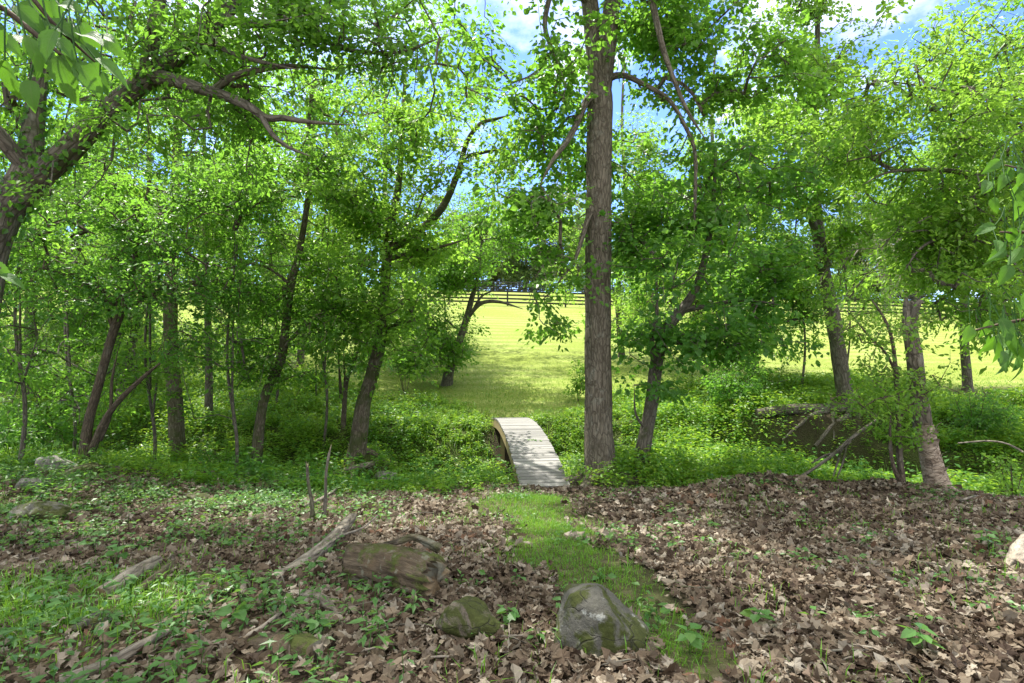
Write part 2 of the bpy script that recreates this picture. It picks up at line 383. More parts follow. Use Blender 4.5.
def spline(p, step):
    p = np.asarray(p, float)
    q = np.concatenate([[2*p[0]-p[1]], p, [2*p[-1]-p[-2]]]); out = []
    for i in range(1, len(q)-2):
        n = max(2, int(np.linalg.norm(q[i+1, :3]-q[i, :3])/step)); t = np.linspace(0, 1, n, endpoint=False)[:, None]
        a, b, c, d = q[i-1], q[i], q[i+1], q[i+2]
        out.append(.5*((2*b)+(c-a)*t+(2*a-5*b+4*c-d)*t**2+(3*b-a-3*c+d)*t**3))
    out.append(p[-1:]); return np.concatenate(out)
def tube(mb, p, seg=8, step=.1, rough=.06, ridge=0, seed=0, cap=True, mi=0, capmi=None, flare=None, endnoise=0, chip=0):
    """p: rows x,y,z,r"""
    s = spline(p, step); c = s[:, :3]; r = np.maximum(s[:, 3], .001)
    n = len(c); tg = np.gradient(c, axis=0); tg /= np.linalg.norm(tg, axis=1)[:, None]+1e-9
    u = np.cross(tg[0], [0.3, 1, .1]); u /= np.linalg.norm(u); U = np.zeros((n, 3))
    for i in range(n):
        u = u-tg[i]*np.dot(u, tg[i]); u /= np.linalg.norm(u); U[i] = u
    V = np.cross(tg, U); th = np.linspace(0, 2*np.pi, seg, endpoint=False)
    L = np.concatenate([[0], np.cumsum(np.linalg.norm(np.diff(c, axis=0), axis=1))])
    ct, st = np.cos(th)[None, :], np.sin(th)[None, :]
    rr = np.broadcast_to(r[:, None], (n, seg)).copy()
    q = np.stack([ct*r[:, None]*4, st*r[:, None]*4, np.broadcast_to(L[:, None]*1.2, (n, seg))], -1)
    rr *= 1+rough*fbm(q+seed*7.3, 3, seed)*2
    if ridge:
        q2 = np.stack([np.broadcast_to(ct*ridge, (n, seg)), np.broadcast_to(st*ridge, (n, seg)), np.broadcast_to(L[:, None]*1.5, (n, seg))], -1)
        rr *= 1+.05*(1-2*np.abs(vn(q2, seed+5)))
    if chip:
        q4 = np.stack([np.broadcast_to(ct*3.2, (n, seg)), np.broadcast_to(st*3.2, (n, seg)), np.broadcast_to(L[:, None]*16, (n, seg))], -1)
        k4 = fbm(q4, 3, seed+9); rr *= 1+chip*k4-chip*.9*(k4 > .28)-chip*.5*np.maximum(0, fbm(q4*[.5, .5, .25], 2, seed+11))
    if flare:
        amp, hh, lob = flare
        q3 = .65+.35*np.cos(th*lob+seed)[None, :]
        rr *= 1+amp*np.exp(-L[:, None]/hh)*q3
    co = c[:, None, :]+rr[..., None]*(U[:, None, :]*ct[..., None]+V[:, None, :]*st[..., None])
    if endnoise:
        k = np.arange(n)[:, None]; w = np.clip((k-(n-4))/3., 0, 1)
        co = co+tg[:, None, :]*(w*endnoise*(R_.random((1, seg))*2-1.2))[..., None]
    bk = np.stack([ct*r[:, None], st*r[:, None], np.broadcast_to(L[:, None], (n, seg))], -1)+seed*3.1
    i = np.arange(n-1)[:, None]*seg; j = np.arange(seg)[None, :]; j2 = (j+1) % seg
    f = np.stack([i+j, i+j2, i+seg+j2, i+seg+j], -1).reshape(-1, 4)
    mb.add(co.reshape(-1, 3), f, 0, bk.reshape(-1, 3), mi)
    if cap:
        for e, rev in ((0, True), (n-1, False)):
            ring = co[e]; cc = ring.mean(0)+tg[e]*(r[e]*.12 if not rev else -r[e]*.12)
            vv = np.concatenate([ring, [cc]]); bb = np.concatenate([bk[e], bk[e].mean(0)[None]])
            ff = np.stack([j[0], j2[0], np.full(seg, seg)], -1)
            mb.add(vv, ff[:, ::-1] if rev else ff, 0, bb, mi if capmi is None else capmi)
    return c, r
def leaves(mb, p, d, nrm, L, W, tint, hexa=False, fold=.12, mi=0, droop=.1):
    p = np.asarray(p); n = len(p)
    d = d/(np.linalg.norm(d, axis=1)[:, None]+1e-9); s = np.cross(nrm, d); s /= np.linalg.norm(s, axis=1)[:, None]+1e-9
    u = np.cross(d, s); L = np.broadcast_to(L, (n,))[:, None]; W = np.broadcast_to(W, (n,))[:, None]
    tip = p+d*L-u*L*droop
    if hexa:
        a = p+d*L*.28+s*W*.5+u*W*fold; b = p+d*L*.66+s*W*.36+u*W*fold*.6-u*L*droop*.4
        c = p+d*L*.66-s*W*.36+u*W*fold*.6-u*L*droop*.4; e = p+d*L*.28-s*W*.5+u*W*fold
        v = np.stack([p, a, b, tip, c, e], 1).reshape(-1, 3); k = np.arange(n)[:, None]*6
        f = np.concatenate([k+np.array([0, 1, 2, 3])[None], k+np.array([0, 3, 4, 5])[None]]); m = 6
    else:
        a = p+d*L*.42+s*W*.5+u*W*fold; e = p+d*L*.42-s*W*.5+u*W*fold
        v = np.stack([p, a, tip, e], 1).reshape(-1, 3); k = np.arange(n)[:, None]*4
        f = k+np.array([0, 1, 2, 3])[None]; m = 4
    mb.add(v, f, np.repeat(tint, m), None, mi)
def blade(mb, p, d, nrm, L, W, tint):
    """one close leaf: curved, folded along the midrib, finely toothed, pointed"""
    d = d/np.linalg.norm(d); s = np.cross(nrm, d); s /= np.linalg.norm(s); u = np.cross(d, s)
    nt_, ns_ = 17, 9; t = np.linspace(0, 1, nt_)[:, None]; q = np.linspace(-1, 1, ns_)[None]
    w = np.sin(np.pi*t**.72)**.85*(1-.25*t)+.012; w = w*(1+.05*((np.arange(nt_) % 2)*2-1)[:, None]*(np.abs(q) > .9))
    dr = R_.uniform(.15, .45); wv = R_.uniform(-.06, .06)
    x = q*w*W/2; z = .30*np.abs(q)*w*W/2-dr*t**2*L+wv*W*np.sin(t*9+q*2)*np.abs(q)
    v = p+d*(t*L*(1-.12*t))[..., None]*np.ones((nt_, ns_, 1))+s*x[..., None]+u*z[..., None]
    i = np.arange(nt_-1)[:, None]*ns_; j = np.arange(ns_-1)[None]
    bk = np.stack([np.broadcast_to(q, (nt_, ns_)), np.broadcast_to(t, (nt_, ns_)), np.full((nt_, ns_), R_.random()*9)], -1)
    mb.add(v.reshape(-1, 3), np.stack([i+j, i+j+1, i+ns_+j+1, i+ns_+j], -1).reshape(-1, 4), tint, bk.reshape(-1, 3))
def edges_tubes(mb, A, B, ra, rb, seg=4, mi=0):
    n = len(A); d = B-A; d /= np.linalg.norm(d, axis=1)[:, None]+1e-9
    u = np.cross(d, np.array([.31, .2, .93])[None]); u /= np.linalg.norm(u, axis=1)[:, None]+1e-9; w = np.cross(d, u)
    th = np.linspace(0, 2*np.pi, seg, endpoint=False); o = u[:, None]*np.cos(th)[None, :, None]+w[:, None]*np.sin(th)[None, :, None]
    va = A[:, None]+o*ra[:, None, None]; vb = B[:, None]+o*rb[:, None, None]
    v = np.concatenate([va, vb], 1).reshape(-1, 3); k = np.arange(n)[:, None, None]*2*seg
    j = np.arange(seg); f = np.stack([j, (j+1) % seg, seg+(j+1) % seg, seg+j], -1)[None]
    mb.add(v, (k+f).reshape(-1, 4), 0, v*np.array([1, 1, .3]), mi)

def rand_dir(n):
    v = R_.normal(size=(n, 3)); return v/np.linalg.norm(v, axis=1)[:, None]

def sprays_in(blob, leaf, gap):
    """blob ('p',px,py,d,rx,ry,rd,cover) or ('w',x,y,z,rx,ry,rz,cover)"""
    k = blob[0]; cm = leaf.get('cmul', 1.0); la = leaf['per']*.33*leaf['L']**2
    if k == 'p':
        _, px, py, d, rx, ry, rd, cov = blob; rx, ry, rd = rx*1.25, ry*1.2, rd*1.3
        n = int(cm*cov*COVM*np.pi*rx*ry/(la*(F/d)**2))+3; c = P(px, py, d); rad = np.array([rx*d/F, rd, ry*d/F])
    else:
        c = np.array(blob[1:4], float); rad = np.array(blob[4:7], float); cov = blob[7]; n = int(cov*leaf.get('cm', COVM)*np.pi*rad[0]*rad[1]/la)+3
    m = n*4; u = rand_dir(m); fz = (.95+.55*fbm(u*1.6+c*.37, 2, 63)+.13*R_.normal(size=m))[:, None]; u = u*(R_.random((m, 1))**.42)*fz; q = c+u*rad
    g = fbm(q/np.array([1.25, 1.25, .8])/leaf.get('clump', 1.0), 2, 77)
    o = np.argsort(-(g*gap+R_.random(m)*(1.0)))[:n]
    return q[o]
def crown(parent, base, skel, blobs, leaf, mats, gap=1.5, twigs=True):
    """grow twigs from the limbs out to leaf sprays; returns nothing"""
    S = np.concatenate([sprays_in(b, leaf, gap) for b in blobs])
    S = S[S[:, 2] > hgt(S[:, 0], S[:, 1], False)+.25]
    # keep everything out of the lens
    S = S[(S[:, 1] > 1.0) | (S[:, 2] > 4.2) | (np.abs(S[:, 0]) > 2.5)]
    n = len(S)
    if n == 0: return
    skp = np.asarray(skel)
    def near_skel(q):
        o = np.empty(len(q))
        for i in range(0, len(q), 500): o[i:i+500] = ((q[i:i+500, None]-skp[None])**2).sum(-1).min(1)
        return o
    S = S[np.argsort(near_skel(S))]
    N = len(skp); cap = N+n*6; pos = np.empty((cap, 3)); pos[:N] = skp; cnt = N
    par = np.full(cap, -1); tipn = np.empty(n, int); mxd = leaf.get('seglen', .55)
    for i in range(n):
        dd = ((pos[:cnt]-S[i])**2).sum(1); j = int(dd.argmin()); dist = math.sqrt(dd[j]); k = min(int(dist/mxd), 4)
        a = pos[j].copy()
        for q in range(1, k+1):
            t = q/(k+1); w = a*(1-t)+S[i]*t+R_.normal(size=3)*.07*dist/(k+1)**.5; w[2] += .10*dist*math.sin(t*math.pi)
            pos[cnt] = w; par[cnt] = j; j = cnt; cnt += 1
        pos[cnt] = S[i]; par[cnt] = j; tipn[i] = cnt; cnt += 1
    num = np.zeros(cnt); num[tipn] = 1
    for i in range(cnt-1, N-1, -1):
        num[par[i]] += num[i]
    idx = np.arange(N, cnt); pr = par[idx]
    tr = leaf.get('twig', .0042)
    rb = np.minimum(tr*np.sqrt(num[idx]), .06); ra = np.where(pr >= N, np.minimum(tr*np.sqrt(num[np.maximum(pr, 0)]), .06), rb*1.15)
    ra = np.minimum(ra, rb*1.6)
    # leaves
    per = leaf['per']; Rr = leaf['R']; ax = S-pos[par[tipn]]; ax[:, 2] *= .5; ax += R_.normal(size=(n, 3))*.05
    ax /= np.linalg.norm(ax, axis=1)[:, None]+1e-9
    up = np.array([0, 0, 1.])+R_.normal(size=(n, 3))*leaf.get('tilt', .28); sd = np.cross(up, ax); sd /= np.linalg.norm(sd, axis=1)[:, None]+1e-9
    nu = np.cross(ax, sd); M = n*per
    rep = lambda a: np.repeat(a, per, 0)
    t = R_.uniform(-.9, .55, M)[:, None]; l = (R_.uniform(-1, 1, M)*.72)[:, None]*(1.0-.45*np.abs(t)); h = R_.normal(size=(M, 1))*.13
    p = rep(S)+Rr*(rep(ax)*t+rep(sd)*l+rep(nu)*(h-.22*(l**2+.5*np.maximum(t, 0))))
    d = rep(ax)*.6+rep(sd)*np.sign(l)*R_.uniform(.2, 1.1, (M, 1))+R_.normal(size=(M, 3))*.3-np.array([0, 0, leaf.get('hang', .3)])
    nn = rep(nu)+R_.normal(size=(M, 3))*leaf.get('ltilt', .40)
    tint = np.clip(.45+.28*rep(R_.normal(size=n))+.18*R_.normal(size=M)+.25*fbm(rep(S)*.45, 2, 9), 0, 1)
    L = leaf['L']*R_.uniform(.5, 1.3, M)*rep(R_.uniform(.8, 1.2, n))
    mb = MB(); leaves(mb, p, d, nn, L, L*leaf.get('asp', .62), tint, leaf.get('hexa', False))
    NLEAF[0] += M
    if twigs: edges_tubes(mb, pos[pr], pos[idx], ra, rb, 4, 1)
    return mb.build('crown', mats, parent, base)

def pxpath(pts, r_px=True):
    """rows (px,py,d,r_px) -> world rows"""
    out = []
    for px, py, d, r in pts: out.append(np.append(P(px, py, d), r*d/F if r_px else r))
    return np.array(out)
def tree(name, label, cat, trunk, limbs, blobs, leaf, bark, lmat, group=None, seg=14, step=.12, rough=.06, ridge=0, flare=(.5, .25, 5), gap=1.5, seed=1, world=False, snap=True, ivy=None, roots=0, tcap=True):
    tp = np.array(trunk, float) if world else pxpath(trunk)
    b = tp[0, :3].copy()
    if snap: tp[0, 2] = gz(tp[0, 0], tp[0, 1])-.15; b = tp[0, :3]+np.array([0, 0, .15])
    e = empty(name, b, label, cat, group)
    mb = MB(); c, r = tube(mb, tp, seg, step, rough, ridge, seed, tcap, flare=flare)
    o = mb.build('trunk', bark, e, b, True); skel = [c[len(c)//3::3]]
    for k, lp in enumerate(limbs):
        q = np.array(lp, float) if world else pxpath(lp)
        q[-1, 3] *= .35
        m2 = MB(); c2, _ = tube(m2, q, max(6, seg//2), max(step, .1), rough, 0, seed+k+3); m2.build('branch', bark, e, b, True); skel.append(c2[::2])
    for k in range(roots):
        a = k*2*np.pi/roots+seed; rl = tp[0, 3]*R_.uniform(2.2, 3.6); q = []
        for t in (0.0, .35, .7, 1.):
            x = b[0]+math.cos(a+.3*t)*rl*(.3+t); y = b[1]+math.sin(a+.3*t)*rl*(.3+t)
            q.append((x, y, gz(x, y)+tp[0, 3]*(.45*(1-t)**2)-.03, tp[0, 3]*(.42-.3*t)))
        m3 = MB(); tube(m3, q, 8, .08, .1, 0, seed+k); m3.build('root', bark, e, b, True)
    if ivy:
        h0, h1, cnt, LL = ivy
        if limbs:
            lc, lr = tube(MB(), pxpath(limbs[0]), 6, .07, 0, 0, 1); c = np.concatenate([c, lc]); r = np.concatenate([r, lr])
        sel = (c[:, 2] > b[2]+h0) & (c[:, 2] < b[2]+h1); ci = c[sel]; ri = r[sel]
        k = R_.integers(0, len(ci), cnt); a = R_.random(cnt)*6.283; out = np.stack([np.cos(a), np.sin(a), np.zeros(cnt)], -1)
        keep = fbm(np.stack([np.cos(a)*1.2, np.sin(a)*1.2, ci[k, 2]*1.2], -1), 2, 61) > -.15
        k, out = k[keep], out[keep]; m = len(k)
        p = ci[k]+out*(ri[k]*1.1+R_.random(m)*.10)[:, None]+R_.normal(size=(m, 3))*.03
        mv = MB(); leaves(mv, p, R_.normal(size=(m, 3))*.5+[0, 0, -.8], out+R_.normal(size=(m, 3))*.35, LL*R_.uniform(.6, 1.2, m), LL*.85, np.clip(.35+.2*R_.normal(size=m), 0, 1), True)
        mv.build('ivy', LEAF_D, e, b)
    if blobs: crown(e, b, np.concatenate(skel), blobs, leaf, (lmat, bark), gap)
    return e
print('helpers ok')

# ================================================================== SETTING
def axis_lines(lo, hi, f0, f1, step, grow):
    a = list(np.arange(f0, f1+1e-6, step)); s = step
    while a[-1] < hi: s *= grow; a.append(a[-1]+s)
    s = step; b = []
    x = f0
    while x > lo: s *= grow; x -= s; b.append(x)
    return np.array(b[::-1]+a)
gx = axis_lines(-700, 700, -11, 13, .11, 1.07); gy = axis_lines(-40, 900, .8, 22, .09, 1.06)
X, Y = np.meshgrid(gx, gy); Z = hgt(X, Y)
nx, ny = len(gx), len(gy)
gm = MB(); i = np.arange(ny-1)[:, None]*nx; j = np.arange(nx-1)[None]
gm.add(np.stack([X, Y, Z], -1).reshape(-1, 3), np.stack([i+j, i+j+1, i+nx+j+1, i+nx+j], -1).reshape(-1, 4))
ground = gm.build('ground', ground_mat(), None, (0, 0, 0), True, attrs=False); tag(ground, None, None, None, 'structure')
xr, yr = X.ravel(), Y.ravel()
for nm, val in (('lawn', m_lawn(xr, yr)), ('green', np.clip(m_strip(xr, yr)*.4+m_leftgrass(xr, yr)+m_under(xr, yr)*.75+.0, 0, 1)), ('dirt', np.clip(m_dirt(xr, yr)+sm(10.4, 11.6, yr)*(1-sm(17, 18.5, yr)), 0, 1))):
    a = ground.data.attributes.new(nm, 'FLOAT', 'POINT'); a.data.foreach_set('value', val.astype(np.float32))
wm = MB(); xs = np.arange(-30, 32, .5); cy = creek_y(xs); top = np.stack([xs, cy+1.6, np.full_like(xs, -2.3)], -1); bot = np.stack([xs, cy-1.6, np.full_like(xs, -2.3)], -1)
n = len(xs); k = np.arange(n-1); wm.add(np.concatenate([bot, top]), np.stack([k, k+1, n+k+1, n+k], -1))
tag(wm.build('creek_water', WATER, None, (0, 0, 0)), None, None, None, 'structure')

# ------------------------------------------------------------------ footbridge
A = P(545.5, 489, 10.7); B = np.array([-.17, 18.1, -.93]); Wd = .98
br = empty('footbridge', ((A+B)/2)*[1, 1, 0]+[0, 0, -2.1], 'arched grey plank footbridge without railings crossing the creek', 'footbridge')
bo = np.array(br.location)
ax = (B-A)[:2]/np.linalg.norm((B-A)[:2]); sx = np.array([ax[1], -ax[0]]); LB = np.linalg.norm((B-A)[:2])
def arch(t):
    return np.array([A[0]+(B-A)[0]*t, A[1]+(B-A)[1]*t, A[2]+.03+(B-A)[2]*t+.42*4*t*(1-t)])
def box8(mb, c, u, v, w, tint=0, mi=0):
    """c centre, u/v/w half vectors"""
    s = np.array([[a, b, d] for a in (-1, 1) for b in (-1, 1) for d in (-1, 1)]); co = c+s@np.array([u, v, w])
    l = s*np.array([np.linalg.norm(u), np.linalg.norm(v), np.linalg.norm(w)])+R_.random(3)*9
    mb.add(co, np.array([[0, 1, 3, 2], [4, 6, 7, 5], [0, 4, 5, 1], [2, 3, 7, 6], [0, 2, 6, 4], [1, 5, 7, 3]]), tint, l, mi)
dk = MB(); NP = 54
for q in range(NP):
    t = (q+.5)/NP; c = arch(t); tg = arch(t+.004)-arch(t-.004); tg /= np.linalg.norm(tg); s3 = np.array([sx[0], sx[1], 0]); w = np.cross(s3, tg)
    box8(dk, c+w*.0+R_.normal(size=3)*[.004, .002, .002], s3*(Wd/2+R_.normal()*.006), tg*(LB/NP/2-.009), w*.019, R_.random()**1.4)
dko = dk.build('deck', PLANK, br, bo)
for sd in (-1, 1):
    bm_ = MB(); tt = np.linspace(.005, .995, 40); s3 = np.array([sx[0], sx[1], 0])*sd; ring = []
    for t in tt:
        c = arch(t)+s3*(Wd/2-.055)
        ring += [c+[0, 0, -.024]+s3*.045, c+[0, 0, -.024]-s3*.045, c+[0, 0, -.27]-s3*.045, c+[0, 0, -.27]+s3*.045]
    ring = np.array(ring); n = len(tt); i = np.arange(n-1)[:, None]*4; j = np.arange(4)[None]
    f = np.stack([i+j, i+(j+1) % 4, i+4+(j+1) % 4, i+4+j], -1).reshape(-1, 4)
    bm_.add(ring, [f, np.array([[0, 1, 2, 3], [n*4-1, n*4-2, n*4-3, n*4-4]])], .3, ring[:, [1, 0, 2]])
    bm_.build('side_beam', BEAM, br, bo)
    for t in (.30, .72):
        pm = MB(); c = arch(t)+s3*(Wd/2-.16); g = gz(c[0], c[1])-.3; box8(pm, np.array([c[0], c[1], (c[2]-.1+g)/2]), np.array([.06, 0, 0]), np.array([0, .06, 0]), np.array([0, 0, (c[2]-.1-g)/2]), .8)
        pm.build('support_post', BEAM, br, bo)
for t in (.02, .98):
    am = MB(); c = arch(t); 
    for lay in range(3): box8(am, np.array([c[0], c[1], c[2]-.36-.17*lay]), np.append(sx, 0)*(Wd/2+.05*lay), np.append(ax, 0)*.1, np.array([0, 0, .08]), R_.random())
    am.build('abutment', BEAM, br, bo)
# ------------------------------------------------------------------ fences on the hill
def fence(y0, x0, x1, label, gap=2.6):
    xs = np.arange(x0, x1+.1, gap); yy = y0+.02*xs+.6*np.sin(xs*.05); e = empty('board_fence', (xs[len(xs)//2], y0, gz(xs[len(xs)//2], y0)), label, 'fence'); o = np.array(e.location)
    pm = MB(); box8(pm, np.array([0, 0, .55]), np.array([.07, 0, 0]), np.array([0, .07, 0]), np.array([0, 0, .85]), .4); first = None
    for x, y in zip(xs, yy):
        if first is None: p = first = pm.build('post', FENCE, e)
        else: p = first.copy(); COL.objects.link(p); p.parent = e
        p.location = np.array([x, y, gz(x, y)])-o
    for hz in (.3, .62, .94, 1.26):
        rm = MB()
        for a, b in zip(range(len(xs)-1), range(1, len(xs))):
            pa = np.array([xs[a], yy[a]-.085, gz(xs[a], yy[a])+hz]); pb = np.array([xs[b], yy[b]-.085, gz(xs[b], yy[b])+hz+R_.normal()*.012])
            box8(rm, (pa+pb)/2, (pb-pa)/2*.998, np.array([0, .014, 0]), np.array([0, 0, .075]), R_.random())
        rm.build('rail', FENCE, e, o)
fence(50, -42, 66, 'black four board fence crossing the meadow, the nearer of two')
fence(74, -50, 90, 'black four board fence along the top of the hill, the farther of two', 3.0)
mk = MB(); c = P(316, 392, 19.5); c[2] = gz(c[0], c[1])
tube(mk, [(*(c-[0, 0, .3]), .022), (*(c+[0, 0, .9]), .022), (*(c+[.01, 0, 1.75]), .02)], 8, .2, .02); tag(mk.build('metal_stake', STEEL, None, c, True), 'thin dark stake standing upright in the green weeds', 'stake')

# ================================================================== TREES
LM = dict(L=.115, per=22, R=.42, asp=.72, hexa=True)
LB_ = dict(L=.105, per=24, R=.42, asp=.55)
LS = dict(L=.085, per=20, R=.32, asp=.6)
p = 'p'; w = 'w'
tree('maple_tree', 'tall straight grey trunked tree forking high up, beside the footbridge', 'tree',
     [(600, 484, 11, 17), (599.5, 455, 11, 14.5), (598.5, 400, 11, 13.3), (598, 300, 11, 12.6), (599, 150, 11, 12.4), (599.5, 100, 11, 12.2), (596, 55, 11, 9.5), (590, 5, 11, 8), (583, -60, 11, 7), (572, -220, 11, 4)],
     [[(601, 105, 10.98, 9), (606, 62, 10.95, 8.6), (610, 25, 10.9, 8.2), (614, -10, 10.9, 7.6), (624, -90, 10.8, 6), (645, -240, 10.5, 3)], [(601, 40, 10.75, 2.6), (604, 18, 10.8, 2.2), (606, -8, 10.85, 1.8)],
      [(604, 80, 11, 4.), (622, 75, 10.9, 2.9), (643, 84, 10.8, 2.4), (668, 99, 10.6, 2.1), (684, 124, 10.5, 2.), (695, 153, 10.4, 1.8), (695, 200, 10.3, 1.6), (694, 240, 10.3, 1)],
      [(612, -80, 11, 4.5), (640, -50, 10.4, 4), (655, 15, 10, 3.2), (664, 52, 9.9, 2.8), (676, 85, 9.9, 2.2), (688, 112, 9.9, 1.8), (706, 140, 9.9, 1)],
      [(596, 92, 11, 5), (586, 102, 10.8, 3.8), (576, 125, 10.6, 3.2), (566, 143, 10.4, 2.6), (553, 160, 10.2, 2), (540, 185, 10.1, 1.2)],
      [(597, 200, 11, 3.5), (588, 218, 10.7, 2.8), (580, 245, 10.5, 2.2), (572, 265, 10.4, 1.5), (556, 285, 10.3, 1)],
      [(592, 5, 11, 5), (560, -20, 10.5, 3.2), (545, 20, 10.3, 2.4), (552, 50, 10.3, 2), (562, 80, 10.3, 1.2)]],
     [(p, 535, 80, 10.8, 40, 80, 1.1, 1.1), (p, 533, 215, 10.6, 36, 66, 1.0, 1.3), (p, 470, 40, 10.8, 40, 60, 1.5, .6), (p, 556, 300, 10.4, 30, 32, .9, 1.0), (p, 585, 140, 12.6, 60, 80, .8, .6),
      (p, 690, 30, 10.6, 85, 55, 1.6, 1.25), (p, 745, 60, 10.6, 55, 60, 1.5, 1.0), (p, 655, 40, 11.6, 34, 50, 1.0, .7), (p, 540, -60, 10.5, 110, 90, 2.2, .6), (p, 680, -90, 10.5, 140, 110, 2.6, .55), (p, 650, 180, 11.4, 45, 60, 1.4, .8)],
     dict(LM, cmul=.75), BARK, LEAF_A, seg=40, step=.05, rough=.035, ridge=7, flare=(.75, .30, 5), seed=2, roots=6)
tree('leaning_tree', 'slim dark tree leaning to the right just past the tall grey trunk', 'tree',
     [(637, 480, 11.4, 8.50), (644, 445, 11.4, 7.31), (652, 400, 11.4, 6.63), (657, 360, 11.4, 6.12), (667, 330, 11.4, 5.61), (681, 311, 11.4, 5.10), (694, 292, 11.3, 4.25), (704, 262, 11.2, 3.40), (712, 215, 11.1, 2.55), (716, 150, 11, 1.27)],
     [[(656, 375, 11.4, 2.6), (652, 345, 11.1, 2.2), (657, 310, 10.9, 1.8), (655, 250, 10.8, 1)],
      [(681, 311, 11.4, 3), (712, 305, 11.1, 2.3), (745, 300, 10.8, 1.6), (780, 305, 10.6, .8)],
      [(663, 340, 11.4, 2.6), (690, 345, 11, 2), (720, 352, 10.7, 1.2)],
      [(647, 430, 11.4, 1.6), (636, 415, 11.2, 1.2), (634, 385, 11.1, .7)]],
     [(p, 650, 250, 11.4, 50, 60, 1.2, .8), (p, 760, 230, 11.6, 45, 60, 1.4, .8), (p, 690, 265, 11, 65, 50, 1.4, 1.3), (p, 735, 310, 10.8, 50, 42, 1.2, 1.3), (p, 655, 320, 10.9, 38, 45, 1.0, 1.1), (p, 700, 340, 10.8, 55, 28, 1.1, 1.1), (p, 650, 385, 10.9, 26, 14, .6, .9), (p, 705, 190, 11.3, 65, 55, 1.6, 1.2), (p, 780, 330, 10.8, 30, 22, .9, .8)],
     dict(LM, cmul=.68), BARK_D, LEAF_D, seg=16, seed=4)
t3 = tree('creekside_tree', 'tree with bare exposed roots standing on the cut creek bank', 'tree',
     [(850, 412, 17, 8.77), (845, 395, 17, 7.67), (840, 365, 17, 7.01), (833, 320, 17, 6.58), (824, 275, 17, 6.14), (819, 240, 17, 5.85), (815, 195, 17, 5.12), (815, 130, 17, 3.65), (817, 70, 17, 2.92), (818, -40, 17, 1.83)],
     [[(819, 235, 17, 4), (800, 200, 16.6, 3), (780, 170, 16.3, 1.8)], [(815, 170, 17, 3.4), (838, 140, 16.7, 2.6), (860, 120, 16.5, 1.4)],
      [(816, 75, 17, 2.6), (835, 62, 17, 2), (848, 50, 17, 1.2)], [(815, 110, 17, 2.6), (790, 80, 16.6, 1.8), (775, 50, 16.5, 1.)]],
     [(p, 800, 60, 16.5, 45, 70, 2, 1.6), (p, 790, 170, 16, 50, 60, 2, 1.6), (p, 830, 150, 16.6, 34, 40, 1.6, 1.0), (p, 820, 235, 16.6, 42, 35, 1.6, 1.0), (p, 780, 270, 16.4, 40, 45, 1.6, 1.2), (p, 795, -60, 16.5, 60, 60, 2.2, .8)],
     dict(LM, cmul=.85), BARK_D, LEAF_B, seg=18, seed=6, rough=.08)
b3 = np.array(t3.location)
for q in ([(846, 408, 17, 6), (825, 409, 16.7, 5.6), (795, 411, 16.4, 5.2), (772, 411, 16.2, 4.8), (757, 413, 16.1, 4.2)],
          [(838, 411, 16.9, 3), (815, 414, 16.3, 2.2), (798, 421, 15.9, 1.5), (782, 428, 15.7, 1)],
          [(852, 408, 17, 5), (866, 412, 16.6, 3.6), (876, 421, 16.3, 2.4), (884, 436, 16.1, 1.4)],
          [(850, 412, 16.8, 4), (846, 425, 16.3, 3.4), (832, 436, 16, 2.6), (815, 444, 15.8, 1.6)],
          [(833, 412, 16.6, 2), (833, 422, 16.1, 1.6), (834, 436, 15.8, 1.)],
          [(856, 413, 16.7, 4), (858, 428, 16.2, 3), (852, 446, 15.9, 1.8)],
          [(800, 408, 16.5, 2.6), (785, 405, 16.4, 2), (770, 407, 16.3, 1.2)]):
    rt_ = pxpath(q); first_ = q[0][0] == 846
    if first_: rt_[:, 2] = np.maximum(rt_[:, 2], hgt(rt_[:, 0], rt_[:, 1])+rt_[:, 3]*.8)
    gr_ = hgt(rt_[:, 0], rt_[:, 1])+rt_[:, 3]*.4
    if not first_: rt_[1:, 2] = rt_[1:, 2]*.3+gr_[1:]*.7
    m = MB(); tube(m, rt_, 9, .08, .14, 0, len(q)); m.build('root', BARK_D, t3, b3, True)

# broken snag
sn = empty('broken_snag', (0, 0, 0), 'dead broken tree stub with pale peeling bark at its foot', 'dead tree')
tp = pxpath([(943, 503, 8.8, 12.90), (937, 485, 8.8, 10.49), (930, 458, 8.8, 9.46), (923, 425, 8.8, 8.43), (918, 390, 8.8, 7.22), (913, 350, 8.8, 6.19), (909, 325, 8.8, 5.68), (910, 309, 8.8, 4.64)])
tp[0, 2] = gz(tp[0, 0], tp[0, 1])-.12; so = tp[0, :3]+[0, 0, .12]; sn.location = so
zb = P(0, 430, 8.8)[2]
m = MB(); tube(m, tp[:4], 22, .04, .09, 4, 3, False, flare=(.5, .14, 4)); m.build('peeling_trunk', PEEL, sn, so, True)
m = MB(); up = tp[3:].copy(); up[0, :3] = tp[3, :3]-[0, 0, .05]; up[0, 3] *= .95; tube(m, up, 18, .04, .17, 5, 9, True, endnoise=.14); m.build('upper_trunk', BARK, sn, so, True)
for q in ([(908, 322, 8.8, 4), (907, 308, 8.8, 3.2), (906, 298, 8.8, 1)], [(913, 320, 8.75, 4.5), (916, 307, 8.7, 3.8), (920, 302, 8.68, 2.6), (924, 303, 8.66, .8)], [(911, 320, 8.85, 3.5), (912, 305, 8.85, 2.2), (911, 301, 8.85, .6)]):
    m = MB(); tube(m, pxpath(q), 7, .03, .25, 0, 4+len(q)); m.build('splinter', BARK_D, sn, so, True)
m = MB()
